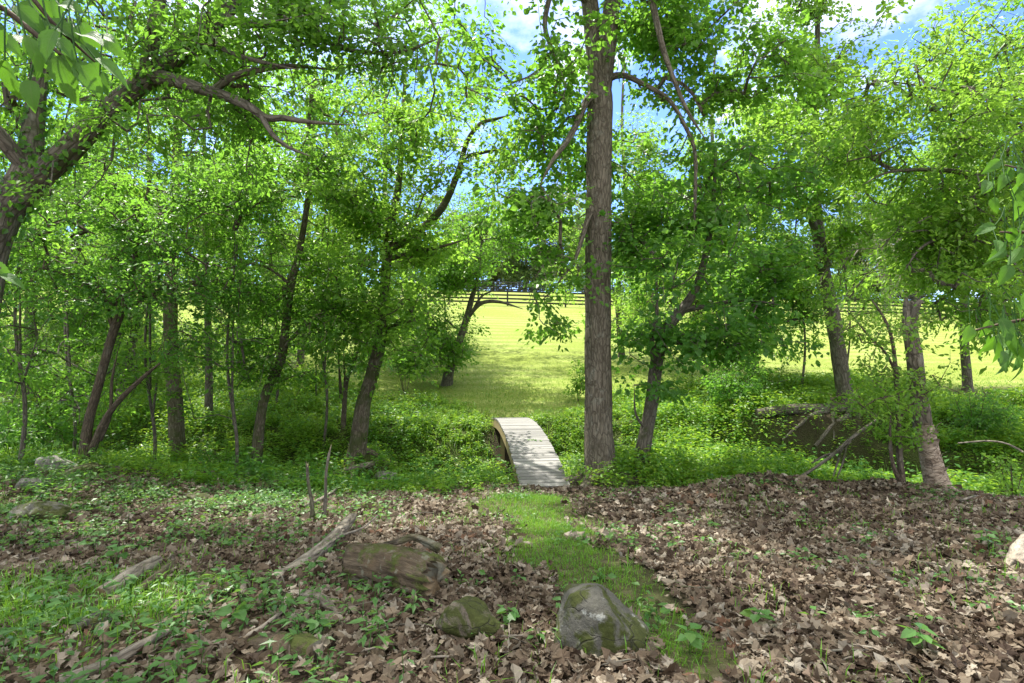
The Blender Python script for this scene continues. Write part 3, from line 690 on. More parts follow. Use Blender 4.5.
for q in range(16):   # curled flaps of loose bark
    t = R_.random(); k = tp[0]*(1-t)+tp[3]*t if t < .0 else np.array([np.interp(t, np.linspace(0, 1, 4), tp[:4, c]) for c in range(4)])
    a = R_.uniform(math.pi, 2*math.pi); out = np.array([math.cos(a), math.sin(a), 0]); sdv = np.array([-out[1], out[0], 0]); h = R_.uniform(.06, .2); ww = R_.uniform(.03, .07)
    c = k[:3]+out*k[3]*.98
    m.add([c-sdv*ww, c+sdv*ww, c+sdv*ww+[0, 0, h*.6]+out*.03, c-sdv*ww*.8+[0, 0, h*.7]+out*.04, c+sdv*ww*.6+[0, 0, h]+out*.08, c-sdv*ww*.5+[0, 0, h]+out*.09], np.array([[0, 1, 2, 3], [3, 2, 4, 5]]), 0)
m.build('bark_flap', PEEL, sn, so, True)['kind'] = 'stuff'

tree('sapling', 'thin forked sapling with airy leaves in front of the broken snag', 'sapling',
     [(904, 498, 8.6, 3.6), (900, 460, 8.6, 3), (898, 420, 8.6, 2.6), (896, 375, 8.55, 2.2), (892, 340, 8.5, 1.7), (884, 318, 8.5, 1.3), (872, 300, 8.5, .7)],
     [[(903, 488, 8.6, 2.4), (893, 465, 8.5, 2), (890, 440, 8.5, 1.6), (891, 410, 8.5, 1)],
      [(897, 375, 8.55, 1.6), (885, 352, 8.4, 1.3), (868, 335, 8.3, 1), (850, 312, 8.2, .6)],
      [(898, 420, 8.6, 1.5), (916, 400, 8.5, 1.1), (940, 385, 8.4, .6)], [(896, 395, 8.6, 1.3), (876, 400, 8.4, 1), (856, 412, 8.3, .5)]],
     [(p, 880, 330, 8.4, 45, 22, .6, .5), (p, 905, 370, 8.4, 45, 22, .6, .55), (p, 870, 405, 8.3, 45, 18, .5, .6), (p, 940, 385, 8.4, 22, 18, .5, .4), (p, 890, 435, 8.5, 35, 10, .4, .5)],
     dict(L=.062, per=12, R=.2, asp=.6, hexa=True, seglen=.3, twig=.0022), BARK_R, LEAF_B, seg=8, step=.06, flare=(.3, .1, 3), seed=8)
tree('big_forked_tree', 'massive ivy clad tree at the left edge, forked with limbs arching right', 'tree',
     [(-42, 490, 7, 21.06), (-36, 420, 7, 17.82), (-25, 330, 7, 15.80), (-10, 250, 7, 15.39), (8, 205, 7, 14.58), (26, 172, 7, 12.15), (33, 130, 7.1, 8.91), (37, 90, 7.2, 7.70), (42, 30, 7.3, 6.48), (52, -80, 7.4, 4.86), (70, -240, 7.5, 3.24)],
     [[(10, 205, 7, 13.20), (40, 176, 6.95, 11.88), (68, 152, 6.9, 11.44), (99, 120, 6.9, 10.56), (130, 92, 6.9, 9.68), (160, 70, 6.9, 9.24), (185, 48, 6.9, 8.36), (212, 22, 6.9, 8.80), (240, -8, 7, 7.04), (280, -80, 7.2, 4.40)],
      [(148, 78, 6.9, 8), (150, 50, 6.8, 7.5), (157, 15, 6.8, 6.5), (166, -40, 6.8, 5), (180, -120, 6.8, 2.5)],
      [(150, 76, 6.9, 8), (172, 80, 6.75, 7), (198, 88, 6.6, 6), (225, 96, 6.5, 5), (250, 107, 6.4, 4.5), (266, 118, 6.3, 3.8), (283, 118, 6.3, 3), (310, 122, 6.3, 2), (350, 125, 6.3, 1)],
      [(212, 92, 6.55, 4), (232, 77, 6.5, 3.5), (258, 70, 6.5, 3), (290, 66, 6.5, 2.4), (335, 70, 6.5, 1.5)],
      [(262, 117, 6.3, 3), (272, 134, 6.2, 2.4), (288, 147, 6.2, 2), (310, 156, 6.2, 1.2)],
      [(220, 16, 6.9, 5), (245, 24, 6.8, 4), (275, 24, 6.7, 3.2), (310, 36, 6.6, 2.6), (350, 50, 6.5, 2.2), (400, 52, 6.4, 1.6), (440, 38, 6.4, 1)],
      [(205, 30, 6.9, 4), (225, 50, 6.5, 2.4), (262, 62, 6.3, 2), (300, 70, 6.2, 1)],
      [(30, 172, 7, 8), (-40, 90, 6.4, 6), (-140, -20, 5.8, 4), (-240, -100, 5.5, 2)],
      [(240, -8, 7, 6), (330, -60, 6.4, 4.5), (440, -120, 5.6, 3)]],
     [(p, 110, 40, 7.5, 110, 60, 1.2, .9), (p, 290, 40, 7, 130, 55, 1.1, 1.1), (p, 400, 60, 6.9, 100, 50, 1.1, .9), (p, 60, 110, 8.2, 80, 70, 1.2, .7), (p, 130, 120, 6.4, 70, 30, .4, .16), (p, 60, 190, 6.4, 60, 30, .3, .1), (p, 240, 140, 7.2, 110, 45, 1.0, .7),
      (w, -5, 7.5, 9.5, 4.5, 3.4, 1.6, 1.1), (w, -6.5, 4, 9.0, 4, 3, 1.8, 1.1), (w, -2.4, 7.5, 8.6, 3.4, 2.8, 1.0, .8), (w, -9, 6, 8, 3, 3, 2, .9)],
     dict(L=.085, per=26, R=.36, asp=.55, cm=.72), BARK_D, LEAF_A, seg=28, step=.07, rough=.08, ridge=6, seed=12, ivy=(.8, 8, 3000, .075))
tree('multi_stemmed_tree', 'thin reddish multi stemmed tree leaning right above the left rocks', 'tree',
     [(82, 452, 11, 5.5), (88, 425, 11, 4.6), (96, 395, 11, 4.4), (104, 365, 11, 4.2), (114, 330, 11, 4), (124, 305, 11, 3.6), (131, 278, 11, 3), (138, 240, 11, 2.2), (150, 180, 11, 1.2)],
     [[(92, 450, 11, 4), (104, 422, 10.9, 3.4), (118, 402, 10.8, 3), (140, 380, 10.7, 2.4), (164, 360, 10.6, 1.4)],
      [(122, 310, 11, 2.6), (145, 297, 10.9, 2), (172, 285, 10.8, 1.6), (200, 280, 10.8, 1)],
      [(100, 440, 11, 2.5), (110, 415, 10.9, 1.8), (112, 380, 10.9, 1.4), (118, 350, 10.9, .8)],
      [(114, 330, 11, 2.4), (100, 290, 10.9, 1.8), (80, 250, 10.8, 1)]],
     [(p, 130, 210, 11, 85, 60, 1.5, 1.1), (p, 80, 285, 10.8, 60, 40, 1.3, .9), (p, 190, 270, 10.8, 50, 40, 1.2, .9), (p, 160, 345, 10.6, 35, 18, .7, .5)],
     LS, BARK_R, LEAF_D, seg=10, seed=14, flare=(.3, .1, 4))
NB = 0
def simple(name, label, px, py, d, r, path, blobs, leaf, bark, lmat, seed, limbs=(), **kw):
    return tree(name, label, 'tree', [(px, py, d, r)]+path, list(limbs), blobs, leaf, bark, lmat, seed=seed, **kw)
simple('ash_tree', 'straight mossy trunk in the left wood, pale at the foot', 178, 426, 16, 7.6, [(175, 400, 16, 6.8), (171, 350, 16, 6.4), (171, 290, 16, 6), (175, 210, 16, 5), (178, 110, 16, 4), (180, -20, 16, 2)],
       [(p, 175, 130, 16, 80, 75, 2.2, 1.1), (p, 120, 240, 15.5, 55, 45, 1.8, .8), (p, 210, 250, 15.5, 50, 45, 1.6, .8)], LB_, BARK_M, LEAF_A, 16,
       [[(172, 250, 16, 3), (140, 225, 15.6, 2.2), (110, 215, 15.4, 1)], [(173, 230, 16, 3), (200, 205, 15.6, 2), (230, 195, 15.4, 1)]], seg=16)
simple('young_ash_tree', 'slender upright trunk just right of the straight mossy trunk', 208, 418, 18, 4.2, [(209, 380, 18, 3.6), (208, 320, 18, 3.3), (206, 240, 18, 2.6), (204, 120, 18, 1.4)],
       [(p, 215, 190, 18, 55, 70, 1.8, 1.0), (p, 225, 310, 17.5, 40, 35, 1.5, .7)], LB_, BARK_D, LEAF_B, 18)
simple('crooked_tree', 'crooked mid sized trunk bending right then rising twistily, left wood', 254, 448, 13.5, 5.8, [(261, 415, 13.5, 4.93), (268, 388, 13.5, 4.66), (281, 360, 13.5, 4.40), (286, 325, 13.5, 4.22), (291, 285, 13.5, 3.70), (300, 248, 13.5, 3.17), (307, 205, 13.4, 2.82), (312, 160, 13.3, 2.46), (308, 138, 13.2, 2.29), (312, 85, 13.1, 1.41)],
       [(p, 300, 190, 13, 65, 60, 1.6, 1.1), (p, 260, 300, 13, 50, 45, 1.4, 1.0), (p, 320, 320, 13, 40, 50, 1.3, 1.0), (p, 330, 110, 13, 60, 40, 1.6, .8), (p, 270, 385, 13.1, 28, 20, .8, .6)], LB_, BARK_M, LEAF_A, 20,
       [[(283, 350, 13.5, 2.4), (300, 330, 13.3, 2), (325, 312, 13.1, 1)], [(310, 160, 13.3, 2), (290, 145, 13.1, 1.6), (284, 120, 13, 1)], [(291, 285, 13.5, 2), (268, 268, 13.3, 1.4), (240, 262, 13.1, .8)]], seg=12)
simple('moss_barked_tree', 'mossy leaning trunk left of the footbridge with one long limb rising right', 356, 432, 14.5, 8.8, [(363, 405, 14.5, 7.22), (371, 378, 14.5, 6.71), (380, 340, 14.5, 6.19), (384, 300, 14.5, 5.33), (387, 258, 14.5, 4.64), (392, 218, 14.5, 4.13), (398, 190, 14.5, 3.44), (402, 140, 14.4, 2.58), (406, 60, 14.3, 1.38)],
       [(p, 390, 200, 14, 50, 55, 1.6, 1.0), (p, 345, 250, 14, 48, 60, 1.6, 1.1), (p, 425, 265, 14, 50, 46, 1.5, 1.2), (p, 350, 170, 14, 50, 50, 1.5, .8), (p, 405, 330, 13.8, 42, 40, 1.3, .95), (p, 350, 345, 13.8, 36, 36, 1.2, .9), (p, 430, 110, 14, 40, 40, 1.5, .8), (p, 492, 165, 14, 32, 44, 1.2, .8), (p, 440, 190, 13.8, 30, 26, 1, .7), (p, 512, 120, 14, 22, 26, 1, .6), (p, 375, 120, 14, 45, 45, 1.6, .5)], dict(LM, cmul=.72), BARK_M, LEAF_B, 22,
       [[(387, 250, 14.5, 4.4), (404, 241, 14.4, 4.2), (425, 226, 14.3, 4), (444, 205, 14.2, 3.7), (458, 172, 14.1, 3), (467, 142, 14.1, 2.4), (480, 124, 14.1, 1.9), (496, 119, 14.1, 1.4), (514, 114, 14.1, .8)],
        [(462, 158, 14.1, 2.2), (480, 153, 14, 1.8), (514, 147, 14, 1)], [(386, 260, 14.5, 2.6), (412, 253, 14.2, 2), (440, 247, 14, 1.6), (470, 238, 14, .8)], [(382, 330, 14.5, 2), (405, 322, 14.1, 1.6), (425, 320, 13.9, .8)]], seg=18, roots=4, rough=.08)
simple('meadow_edge_tree', 'small dark tree at the meadow edge with a limb hooking right', 446, 386, 23, 5.4, [(450, 368, 23, 4.8), (458, 345, 23, 4.2), (466, 320, 23, 3.4), (472, 298, 23, 2.8), (478, 275, 23, 2), (482, 240, 23, 1)],
       [(p, 430, 330, 22.5, 42, 34, 1.8, 1.6), (p, 470, 255, 22.5, 50, 40, 2, 1.2), (p, 500, 215, 22.5, 34, 30, 1.8, .8), (p, 425, 270, 22.5, 40, 34, 1.8, .9), (p, 470, 345, 22.4, 22, 16, 1, .7)], dict(L=.13, per=22, R=.5, asp=.65), BARK_D, LEAF_A, 24,
       [[(463, 330, 23, 2.6), (470, 315, 22.8, 2.2), (482, 303, 22.6, 2), (500, 302, 22.5, 1.6), (523, 309, 22.4, .8)], [(472, 312, 22.8, 1.5), (482, 296, 22.7, 1.2), (496, 290, 22.6, .7)]], seg=10)
simple('slanting_sapling', 'dim slanting young trunk behind the reddish multi stemmed tree', 118, 402, 19, 5.5, [(124, 380, 19, 5), (130, 352, 19, 4.4), (137, 320, 19, 3.4), (146, 270, 19, 2)],
       [(p, 120, 300, 18.5, 60, 40, 1.8, .9), (p, 60, 330, 18, 60, 30, 1.6, .8)], LB_, BARK_D, LEAF_A, 26)
simple('clumped_shrub_tree', 'low clump of thin dark stems left of the mossy leaning trunk', 343, 402, 17, 2.6, [(346, 385, 17, 2.2), (352, 368, 17, 1.8), (360, 345, 17, 1)],
       [(p, 345, 345, 16.8, 38, 26, 1.2, 1.2)], LB_, BARK_R, LEAF_D, 28, [[(341, 400, 17, 1.8), (340, 380, 16.9, 1.4), (338, 352, 16.8, .8)], [(344, 400, 17, 1.8), (345, 378, 16.9, 1.4), (343, 350, 16.8, .8)]], seg=8)
print('near trees ok')
# taller wood further back on the left, each with its own trunk
bk = [(30, 20, 400, 5.5, 'dark trunk behind the massive ivy clad tree'), (75, 27, 388, 4.5, 'distant trunk low in the left wood, leaning slightly'), (240, 24, 395, 3.6, 'thin far trunk between the slender and crooked trunks'), (300, 27, 385, 3.6, 'thin far trunk right of the crooked tree'), (330, 30, 378, 3.2, 'thin far trunk above the upright dark stake'), (150, 31, 380, 4.2, 'far trunk half hidden behind the straight mossy trunk'), (-60, 16, 410, 9, 'thick shaded tree partly beyond the left edge of the view'), (385, 34, 370, 4, 'far leafy tree behind the mossy leaning trunk')]
for k, (px, d, py, r, lab) in enumerate(bk):
    lean = R_.uniform(-14, 14)
    simple('woodland_tree', lab, px, py, d, r, [(px+lean*.2, py-60, d, r*.85), (px+lean*.6, py-140, d, r*.7), (px+lean, py-230, d, r*.5), (px+lean*1.2, py-360, d, r*.3)],
           [(p, px+lean, 130+R_.uniform(-30, 20), d, 75, 85, 2.8, .38), (p, px+lean*.5+R_.uniform(-30, 30), 255, d, 70, 55, 2.6, .25), (p, px+R_.uniform(-40, 40), 330, d, 45, 30, 2, .15), (p, px+lean, -10, d, 80, 70, 2.6, .1)],
           dict(L=.15, per=22, R=.55, asp=.62), BARK_D, LEAF_B if k % 2 else LEAF_A, 40+k, [[(px+lean*.6, py-140, d, r*.4), (px+40, py-190, d-.5, r*.25), (px+70, py-220, d-.7, 1)], [(px+lean*.5, py-120, d, r*.4), (px-40, py-160, d-.5, r*.25), (px-65, py-200, d-.7, 1)]], seg=8, step=.3, group='trees of the left wood')
# right side: sunlit trees behind and beside the creek
rt = [(757, 21, 372, 4, 'sunlit yellow green tree behind the leaning tree', [(755, 150, 60, 80, 1.1), (745, 260, 60, 60, 1.1), (770, 330, 40, 26, .7)], LEAF_B),
      (712, 27, 366, 3.6, 'pale leafy tree seen through the leaning tree', [(700, 200, 55, 80, 1.0), (660, 270, 50, 60, .9), (640, 160, 40, 60, .6)], LEAF_B),
      (622, 29, 362, 3.2, 'light green tree right behind the tall grey trunk', [(630, 230, 38, 70, 1.0), (570, 250, 32, 50, .7), (620, 330, 30, 24, .6)], LEAF_B),
      (968, 22, 384, 4.4, 'full leafy tree beyond the snag on the right', [(960, 160, 60, 60, 1.1), (990, 240, 55, 55, 1.0), (930, 230, 45, 45, .8)], LEAF_B),
      (1062, 17, 405, 7, 'leafy tree partly beyond the right edge behind the creek', [(1010, 130, 55, 80, 1.1), (1040, 280, 60, 70, 1.0), (1000, 40, 60, 50, .5)], LEAF_A)]
for k, (px, d, py, r, lab, bl, lm) in enumerate(rt):
    simple('creek_wood_tree', lab, px, py, d, r, [(px-4, py-70, d, r*.85), (px+4, py-150, d, r*.7), (px, py-240, d, r*.45), (px+4, py-330, d, r*.25)],
           [(p, a, b, d, c, e, 2.4, cv) for a, b, c, e, cv in bl], dict(L=.14, per=22, R=.52, asp=.6), BARK_D, lm, 60+k,
           [[(px, py-120, d, r*.4), (bl[1][0], bl[1][1], d-.4, r*.2)], [(px, py-150, d, r*.4), (bl[2][0], bl[2][1], d-.4, r*.2)]], seg=8, step=.3)
tree('locust_tree', 'sunlit feathery tree whose boughs fill the upper right corner', 'tree',
     [(1085, 470, 10.5, 13), (1080, 380, 10.5, 11), (1075, 260, 10.5, 10), (1065, 150, 10.5, 8), (1058, 30, 10.5, 6), (1050, -120, 10.5, 3)],
     [[(1074, 240, 10.5, 5), (1035, 195, 10.2, 4), (990, 178, 10, 3), (940, 170, 9.8, 2.2), (890, 172, 9.7, 1.4), (862, 185, 9.6, .8)],
      [(1066, 160, 10.5, 4), (1020, 125, 10.3, 2), (970, 98, 10.2, 1.4), (915, 85, 10.1, 1.), (868, 80, 10.1, .6)],
      [(1072, 220, 10.5, 4), (1030, 215, 10, 3), (975, 225, 9.7, 2.2), (925, 245, 9.5, 1.4), (905, 270, 9.4, .8)]],
     [(p, 900, 130, 10, 62, 62, 1.3, 1.0), (p, 955, 160, 10, 75, 60, 1.5, 1.1), (p, 1005, 215, 9.8, 70, 60, 1.4, 1.2), (p, 910, 225, 9.6, 55, 40, 1.1, .8), (p, 1010, 70, 10.2, 45, 45, 1.3, .9), (p, 955, 90, 10.2, 60, 35, 1.2, .7), (p, 960, 275, 9.6, 60, 40, 1.0, 1.0), (p, 890, 280, 10.5, 45, 40, 1.2, .5), (p, 1010, 300, 9.6, 40, 50, 1.0, 1.0), (p, 940, 60, 10.4, 50, 30, 1.2, .5), (p, 1080, 60, 10.5, 80, 120, 2, .7), (p, 1010, 15, 10.2, 40, 20, 1, .5)],
     dict(L=.105, per=22, R=.42, asp=.42, tilt=.5, hang=.35, hexa=True, cmul=1.45), BARK_D, LEAF_B, seed=31, seg=16)
D2 = 56
tree('twin_trunk_tree', 'pale twin trunked tree with wispy bare branches on the meadow', 'tree',
     [(887, 301, D2, 3.8), (884, 282, D2, 3.0), (880, 262, D2, 2.5), (876, 235, D2, 1.8), (868, 200, D2, .9)],
     [[(889, 300, D2, 3.4), (897, 278, D2, 2.9), (899, 250, D2, 2.3), (898, 222, D2, 1.6), (905, 190, D2, .8)], [(899, 250, D2, 1.3), (915, 232, D2-1, 1.), (925, 250, D2-1.5, .5)], [(880, 262, D2, 1.2), (862, 248, D2-1, .9), (850, 262, D2-1.5, .5)]],
     [(p, 868, 215, D2, 42, 36, 4, .8), (p, 905, 220, D2, 38, 36, 4, .7), (p, 895, 255, D2, 40, 22, 4, .35)], dict(L=.22, per=16, R=.9, asp=.3, hang=.9, clump=3, seglen=1.2, twig=.012), BARK_G, LEAF_P, seed=33, seg=8, step=.5)
# far row beyond the fences
fr = [(-160, 88, .9), (-60, 95, 1.1), (40, 84, .9), (120, 98, 1), (210, 90, 1), (280, 105, 1), (345, 95, .8), (410, 112, .9), (455, 122, .8), (468, 96, 1.0), (492, 105, 1.1), (525, 100, 1.1), (560, 100, 1.25), (600, 118, 1), (655, 98, 1.2), (720, 112, 1), (790, 102, 1.0), (850, 96, 1.2), (915, 90, 1.3), (985, 100, 1.1), (1060, 92, 1.2), (1150, 96, 1)]
adj = ['dark round', 'tall grey green', 'broad pale', 'bushy', 'loose olive', 'rounded blue green', 'narrow', 'wide low']
for k, (px, d, s) in enumerate(fr):
    x = (px-CX)/F*d; g = gz(x, d); H = 15*s*R_.uniform(.9, 1.2)
    tr_ = [(x, d, g-.2, .35), (x+.2, d, g+H*.3, .28), (x-.1, d, g+H*.7, .14), (x, d, g+H*.95, .04)]
    nm = 'far_tree'
    pos_ = 'far left' if px < 150 else 'left' if px < 420 else 'centre' if px < 640 else 'right' if px < 880 else 'far right'
    order = ['first', 'second', 'third', 'fourth', 'fifth', 'sixth', 'seventh', 'eighth'][sum(1 for q in fr[:k] if ('far left' if q[0] < 150 else 'left' if q[0] < 420 else 'centre' if q[0] < 640 else 'right' if q[0] < 880 else 'far right') == pos_)]
    tree(nm, f'{adj[k % 8]} tree beyond the hilltop fence, {order} of the {pos_} ones', 'tree', tr_, [[(x, d, g+H*.4, .14), (x+2*s, d-.5, g+H*.6, .06)], [(x, d, g+H*.35, .14), (x-2*s, d-.5, g+H*.55, .06)]],
         [(w, x, d, g+H*.58, 5.6*s, 4*s, H*.4, 3.2), (w, x+2.6*s, d-1, g+H*.36, 3.6*s, 3*s, H*.28, 2.4), (w, x-2.6*s, d-.6, g+H*.38, 3.6*s, 3*s, H*.3, 2.4), (w, x, d-1, g+H*.14, 5.5*s, 3*s, H*.17, 2.2)],
         dict(L=.42, per=14, R=1.1, asp=.7, clump=2.2, seglen=2.5, twig=.012, cm=2.0), BARK_D, [LEAF_F, LEAF_F, LEAF_P, LEAF_F, LEAF_P, LEAF_F, LEAF_F, LEAF_B][k % 8], world=True, seg=6, step=1.2, seed=70+k, group='trees beyond the hilltop fence', gap=1.0)
us = [(20, 10.5, 'leafy understorey tree below the massive forked tree', [(20, 260, 55, 50), (40, 330, 60, 36)], LEAF_A), (70, 14, 'dense low tree between the left edge and the reddish stems', [(60, 200, 70, 60), (70, 360, 60, 26)], LEAF_A),
      (150, 13, 'light green understorey tree before the straight mossy trunk', [(150, 190, 60, 60), (165, 320, 50, 34)], LEAF_B), (232, 12.5, 'feathery understorey tree left of the crooked trunk', [(235, 220, 60, 60), (230, 330, 48, 40)], LEAF_A),
      (322, 16, 'bright understorey tree between crooked tree and mossy leaning trunk', [(330, 200, 50, 60), (330, 280, 40, 36)], LEAF_B), (440, 26, 'round leafy tree behind the hooked limb tree', [(430, 240, 50, 50), (415, 310, 45, 36)], LEAF_B), (800, 19, 'low spreading tree left of the exposed roots', [(790, 290, 50, 50), (745, 330, 45, 28)], LEAF_A), (690, 22, 'bright low tree filling the gap behind the leaning tree', [(670, 300, 55, 50), (720, 250, 55, 60)], LEAF_B), (845, 24, 'sunlit tree right behind the creekside tree', [(850, 200, 55, 60), (870, 270, 40, 34)], LEAF_B), (275, 19, 'sunlit low tree between the slender and crooked trunks', [(270, 240, 60, 70), (260, 290, 45, 26)], LEAF_B), (130, 22, 'tall leafy tree filling the gap above the reddish stems', [(120, 230, 70, 70), (90, 310, 60, 34)], LEAF_B), (35, 18, 'leafy tree between the massive trunk and the left edge stems', [(40, 230, 60, 70), (20, 340, 50, 34)], LEAF_B)]
for k, (px, d, lab, bl, lm_) in enumerate(us):
    g0 = GP(px, 300+0) if False else None; yb = CY-(gz((px-CX)/F*d, d)-CZ)*F/d
    simple('understorey_tree', lab, px, yb, d, 2*12/d, [(px+5, yb-60, d, 1.7*12/d), (px-5, yb-150, d, 1.3*12/d), (px+5, yb-260, d, .7*12/d)], [(p, q[0], q[1]+28*(n_ > 0), d, q[2], q[3], 1.5, .9) for n_, q in enumerate(bl)], dict(L=.1, per=22, R=.4, asp=.6), BARK_D, lm_, 90+k, [[(px, yb-110, d, 1.4), (bl[0][0], bl[0][1], d-.3, .6)], [(px+2, yb-80, d, 1.4), (bl[1][0], bl[1][1], d-.3, .6)]], seg=8, step=.2, group='understorey trees')
print('all trees ok', NLEAF)

# ------------------------------------------------------------------ close leafy saplings at the edges
def near_sapling(name, label, stem, limbs, tips, L, lmat, seed):
    tp = np.array(stem, float); tp[0, 2] = gz(tp[0, 0], tp[0, 1])-.05; b = tp[0, :3].copy()
    e = empty(name, b, label, 'sapling'); m = MB(); tube(m, tp, 8, .06, .05, 0, seed); m.build('stem', BARK_R, e, b, True)
    for q in limbs:
        m = MB(); tube(m, pxpath(q), 6, .03, .05, 0, seed); m.build('branch', BARK_R, e, b, True)
    for (px, py, d, ang, sz) in tips:
        m = MB()
        a = math.radians(ang); dr = np.array([math.cos(a), R_.normal()*.35, -math.sin(a)])
        tube(m, [(*P(px, py, d), .0016), (*(P(px, py, d)-dr*.03+[0, .01, .02]), .0016), (*(P(px, py, d)-dr*.05+[0, .02, .05]), .002)], 5, .02, 0, 0, 1)
        blade(m, P(px, py, d), dr, np.array([0.1, -.75, .55])+R_.normal(size=3)*.3, L*sz, L*sz*.55, R_.uniform(.1, .9))
        m.build('leaf', lmat, e, b, True)
def fan(px, py, d, n, r, a0, a1, s0=.7, s1=1.15):
    return [(px+R_.normal()*r, py+R_.normal()*r*.7, d+R_.normal()*.05, R_.uniform(a0, a1), R_.uniform(s0, s1)) for _ in range(n)]
near_sapling('overhanging_sapling', 'close blurred sapling whose broad leaves hang into the top left corner',
    [(-1.55, 1.0, 0, .022), (-1.52, 1.05, .9, .018), (-1.45, 1.1, 1.7, .014), (-1.3, 1.15, 2.25, .008)],
    [[(-60, 40, 1.12, 3.5), (-10, 5, 1.12, 3), (30, 30, 1.12, 2.4), (70, 62, 1.15, 1.5)], [(20, -20, 1.12, 2.4), (50, 20, 1.15, 2), (95, 62, 1.2, 1)], [(-210, 260, 1.05, 4), (-60, 265, 1.05, 3), (0, 268, 1.05, 1.5)]],
    [(5, 60, 1.1, 100, 1.1), (25, 35, 1.1, 60, 1.0), (60, 55, 1.14, 75, 1.2), (78, 62, 1.15, 55, 1.0), (95, 58, 1.2, 30, 1.0), (45, 20, 1.15, 20, 1.0), (80, 35, 1.18, 10, .9), (100, 72, 1.2, 70, .7), (-5, 20, 1.1, 90, .9), (15, 5, 1.12, 40, .9), (60, 5, 1.14, 10, .8), (0, 275, 1.05, 20, .55), (-12, 262, 1.05, 35, .6), (30, 80, 1.12, 80, .8), (55, 30, 1.1, 100, .9)]+fan(40, 15, 1.2, 16, 28, 20, 110, .6, 1.0)+fan(85, 45, 1.35, 9, 14, 20, 90, .6, .9), .085, LEAF_N, 3)
near_sapling('leafy_sapling', 'near sapling with large glossy leaves reaching in at the right edge',
    [(1.95, 1.85, 0, .02), (1.93, 1.9, .9, .016), (1.9, 1.95, 1.7, .012), (1.85, 2.0, 2.3, .006)],
    [[(1075, 330, 1.9, 3), (1045, 318, 1.9, 2.4), (1010, 322, 1.9, 1.6), (975, 330, 1.9, .8)], [(1072, 260, 1.9, 2.6), (1040, 235, 1.9, 2), (1000, 232, 1.9, 1)], [(1070, 200, 1.95, 2), (1040, 175, 1.95, 1.6), (1005, 165, 1.95, .8)]],
    [(970, 325, 1.9, 105, .8), (1000, 318, 1.9, 80, 1.0), (1015, 330, 1.9, 100, 1.1), (1020, 345, 1.88, 75, 1.1), (990, 320, 1.9, 110, .7), (1005, 240, 1.9, 80, .8), (1020, 228, 1.9, 110, 1.0), (995, 225, 1.9, 160, .7), (1035, 250, 1.9, 95, 1.1), (1010, 265, 1.9, 120, .8), (1020, 165, 1.95, 90, .8), (1000, 160, 1.95, 140, .7), (1030, 190, 1.95, 110, .9), (1045, 335, 1.9, 90, 1.2), (1012, 300, 1.9, 60, .9), (985, 335, 1.9, 60, .6), (1028, 290, 1.9, 100, 1.0), (1035, 380, 1.9, 100, .9), (1016, 200, 1.92, 70, .8), (1022, 362, 1.9, 100, .8)]+fan(1015, 335, 2.0, 9, 16, 60, 130, .5, .9)+fan(1012, 235, 2.0, 10, 16, 60, 140, .5, .9)+fan(1016, 172, 2.1, 12, 16, 60, 140, .5, .9)+fan(1004, 350, 2.0, 6, 14, 60, 130, .5, .9), .105, LEAF_N, 5)

# ================================================================== THINGS ON THE GROUND
def rock(name, label, c, sz, mat, seed, rot=0, cat='rock', planes=None, sink=.25, group=None, dsp=.10):
    import bmesh
    bm = bmesh.new(); bmesh.ops.create_icosphere(bm, subdivisions=6, radius=1); v = np.array([q.co[:] for q in bm.verts]); f = np.array([[x.index for x in q.verts] for q in bm.faces]); bm.free()
    rg = np.random.default_rng(seed)
    if planes is None:
        pl = rg.normal(size=(13, 3)); pl /= np.linalg.norm(pl, axis=1)[:, None]; h = rg.uniform(.72, 1.0, 13)
    else:
        pl = np.array([q[:3] for q in planes], float); h = np.array([q[3] for q in planes]); pl /= np.linalg.norm(pl, axis=1)[:, None]
    dt = v@pl.T; rr = np.where(dt > .05, h[None]/np.maximum(dt, .05), 9); r = (rr**-14).sum(1)**(-1/14); r = np.minimum(r, 1.45)
    v = v*r[:, None]
    v = v*(1+dsp*fbm(v*1.6+seed*5.1, 4, seed)[:, None]*1.4+.035*fbm(v*6+seed, 4, seed+3)[:, None])
    cs, sn_ = math.cos(rot), math.sin(rot); v = v*np.array(sz); v = np.stack([v[:, 0]*cs-v[:, 1]*sn_, v[:, 0]*sn_+v[:, 1]*cs, v[:, 2]], -1)
    m = MB(); m.add(v+np.array(c)+[0, 0, sz[2]*(1-sink*2)], f)
    return tag(m.build(name, mat, None, c, True), label, cat, group)
WEDGE = [(.70, .05, .72, .56), (-.25, .1, .97, .8), (-1, -.15, .25, .92), (-.35, -.9, .35, .75), (.35, -.9, .3, .8), (.9, -.1, .1, 1.15), (0, 1, .2, .9), (.2, -.45, .9, .72), (0, 0, -1, .9), (-.7, -.5, .6, .85)]
g = GP(600, 650); rock('boulder', 'large grey boulder patched with moss sloping down to the right', g+[0, .05, 0], (.225, .19, .22), ROCK, 3, -.3, 'boulder', WEDGE, .22, None, .08)
g = GP(466, 636); rock('mossy_rock', 'small brown mossy rock sunk in leaves beside the boulder', g, (.16, .13, .12), ROCK_M, 8, .3, 'rock', None, .2)
g = GP(36, 522); rock('pale_rock', 'low pale rounded rock at the left edge in a sun fleck', g, (.26, .18, .11), ROCK, 5, .1)
g = GP(55, 472); rock('leaning_slab', 'grey slab tilted upright among weeds below the thin stems', g, (.34, .16, .22), ROCK_D, 11, .3, 'rock', WEDGE)
g = GP(86, 476); rock('flat_stone', 'flat dark stone lying at the foot of the thin reddish stems', g, (.3, .22, .13), ROCK_M, 13, .2)
g = GP(30, 488); rock('half_buried_stone', 'bluish half buried stone below the tilted slab', g, (.24, .18, .09), ROCK_D, 15, 0)
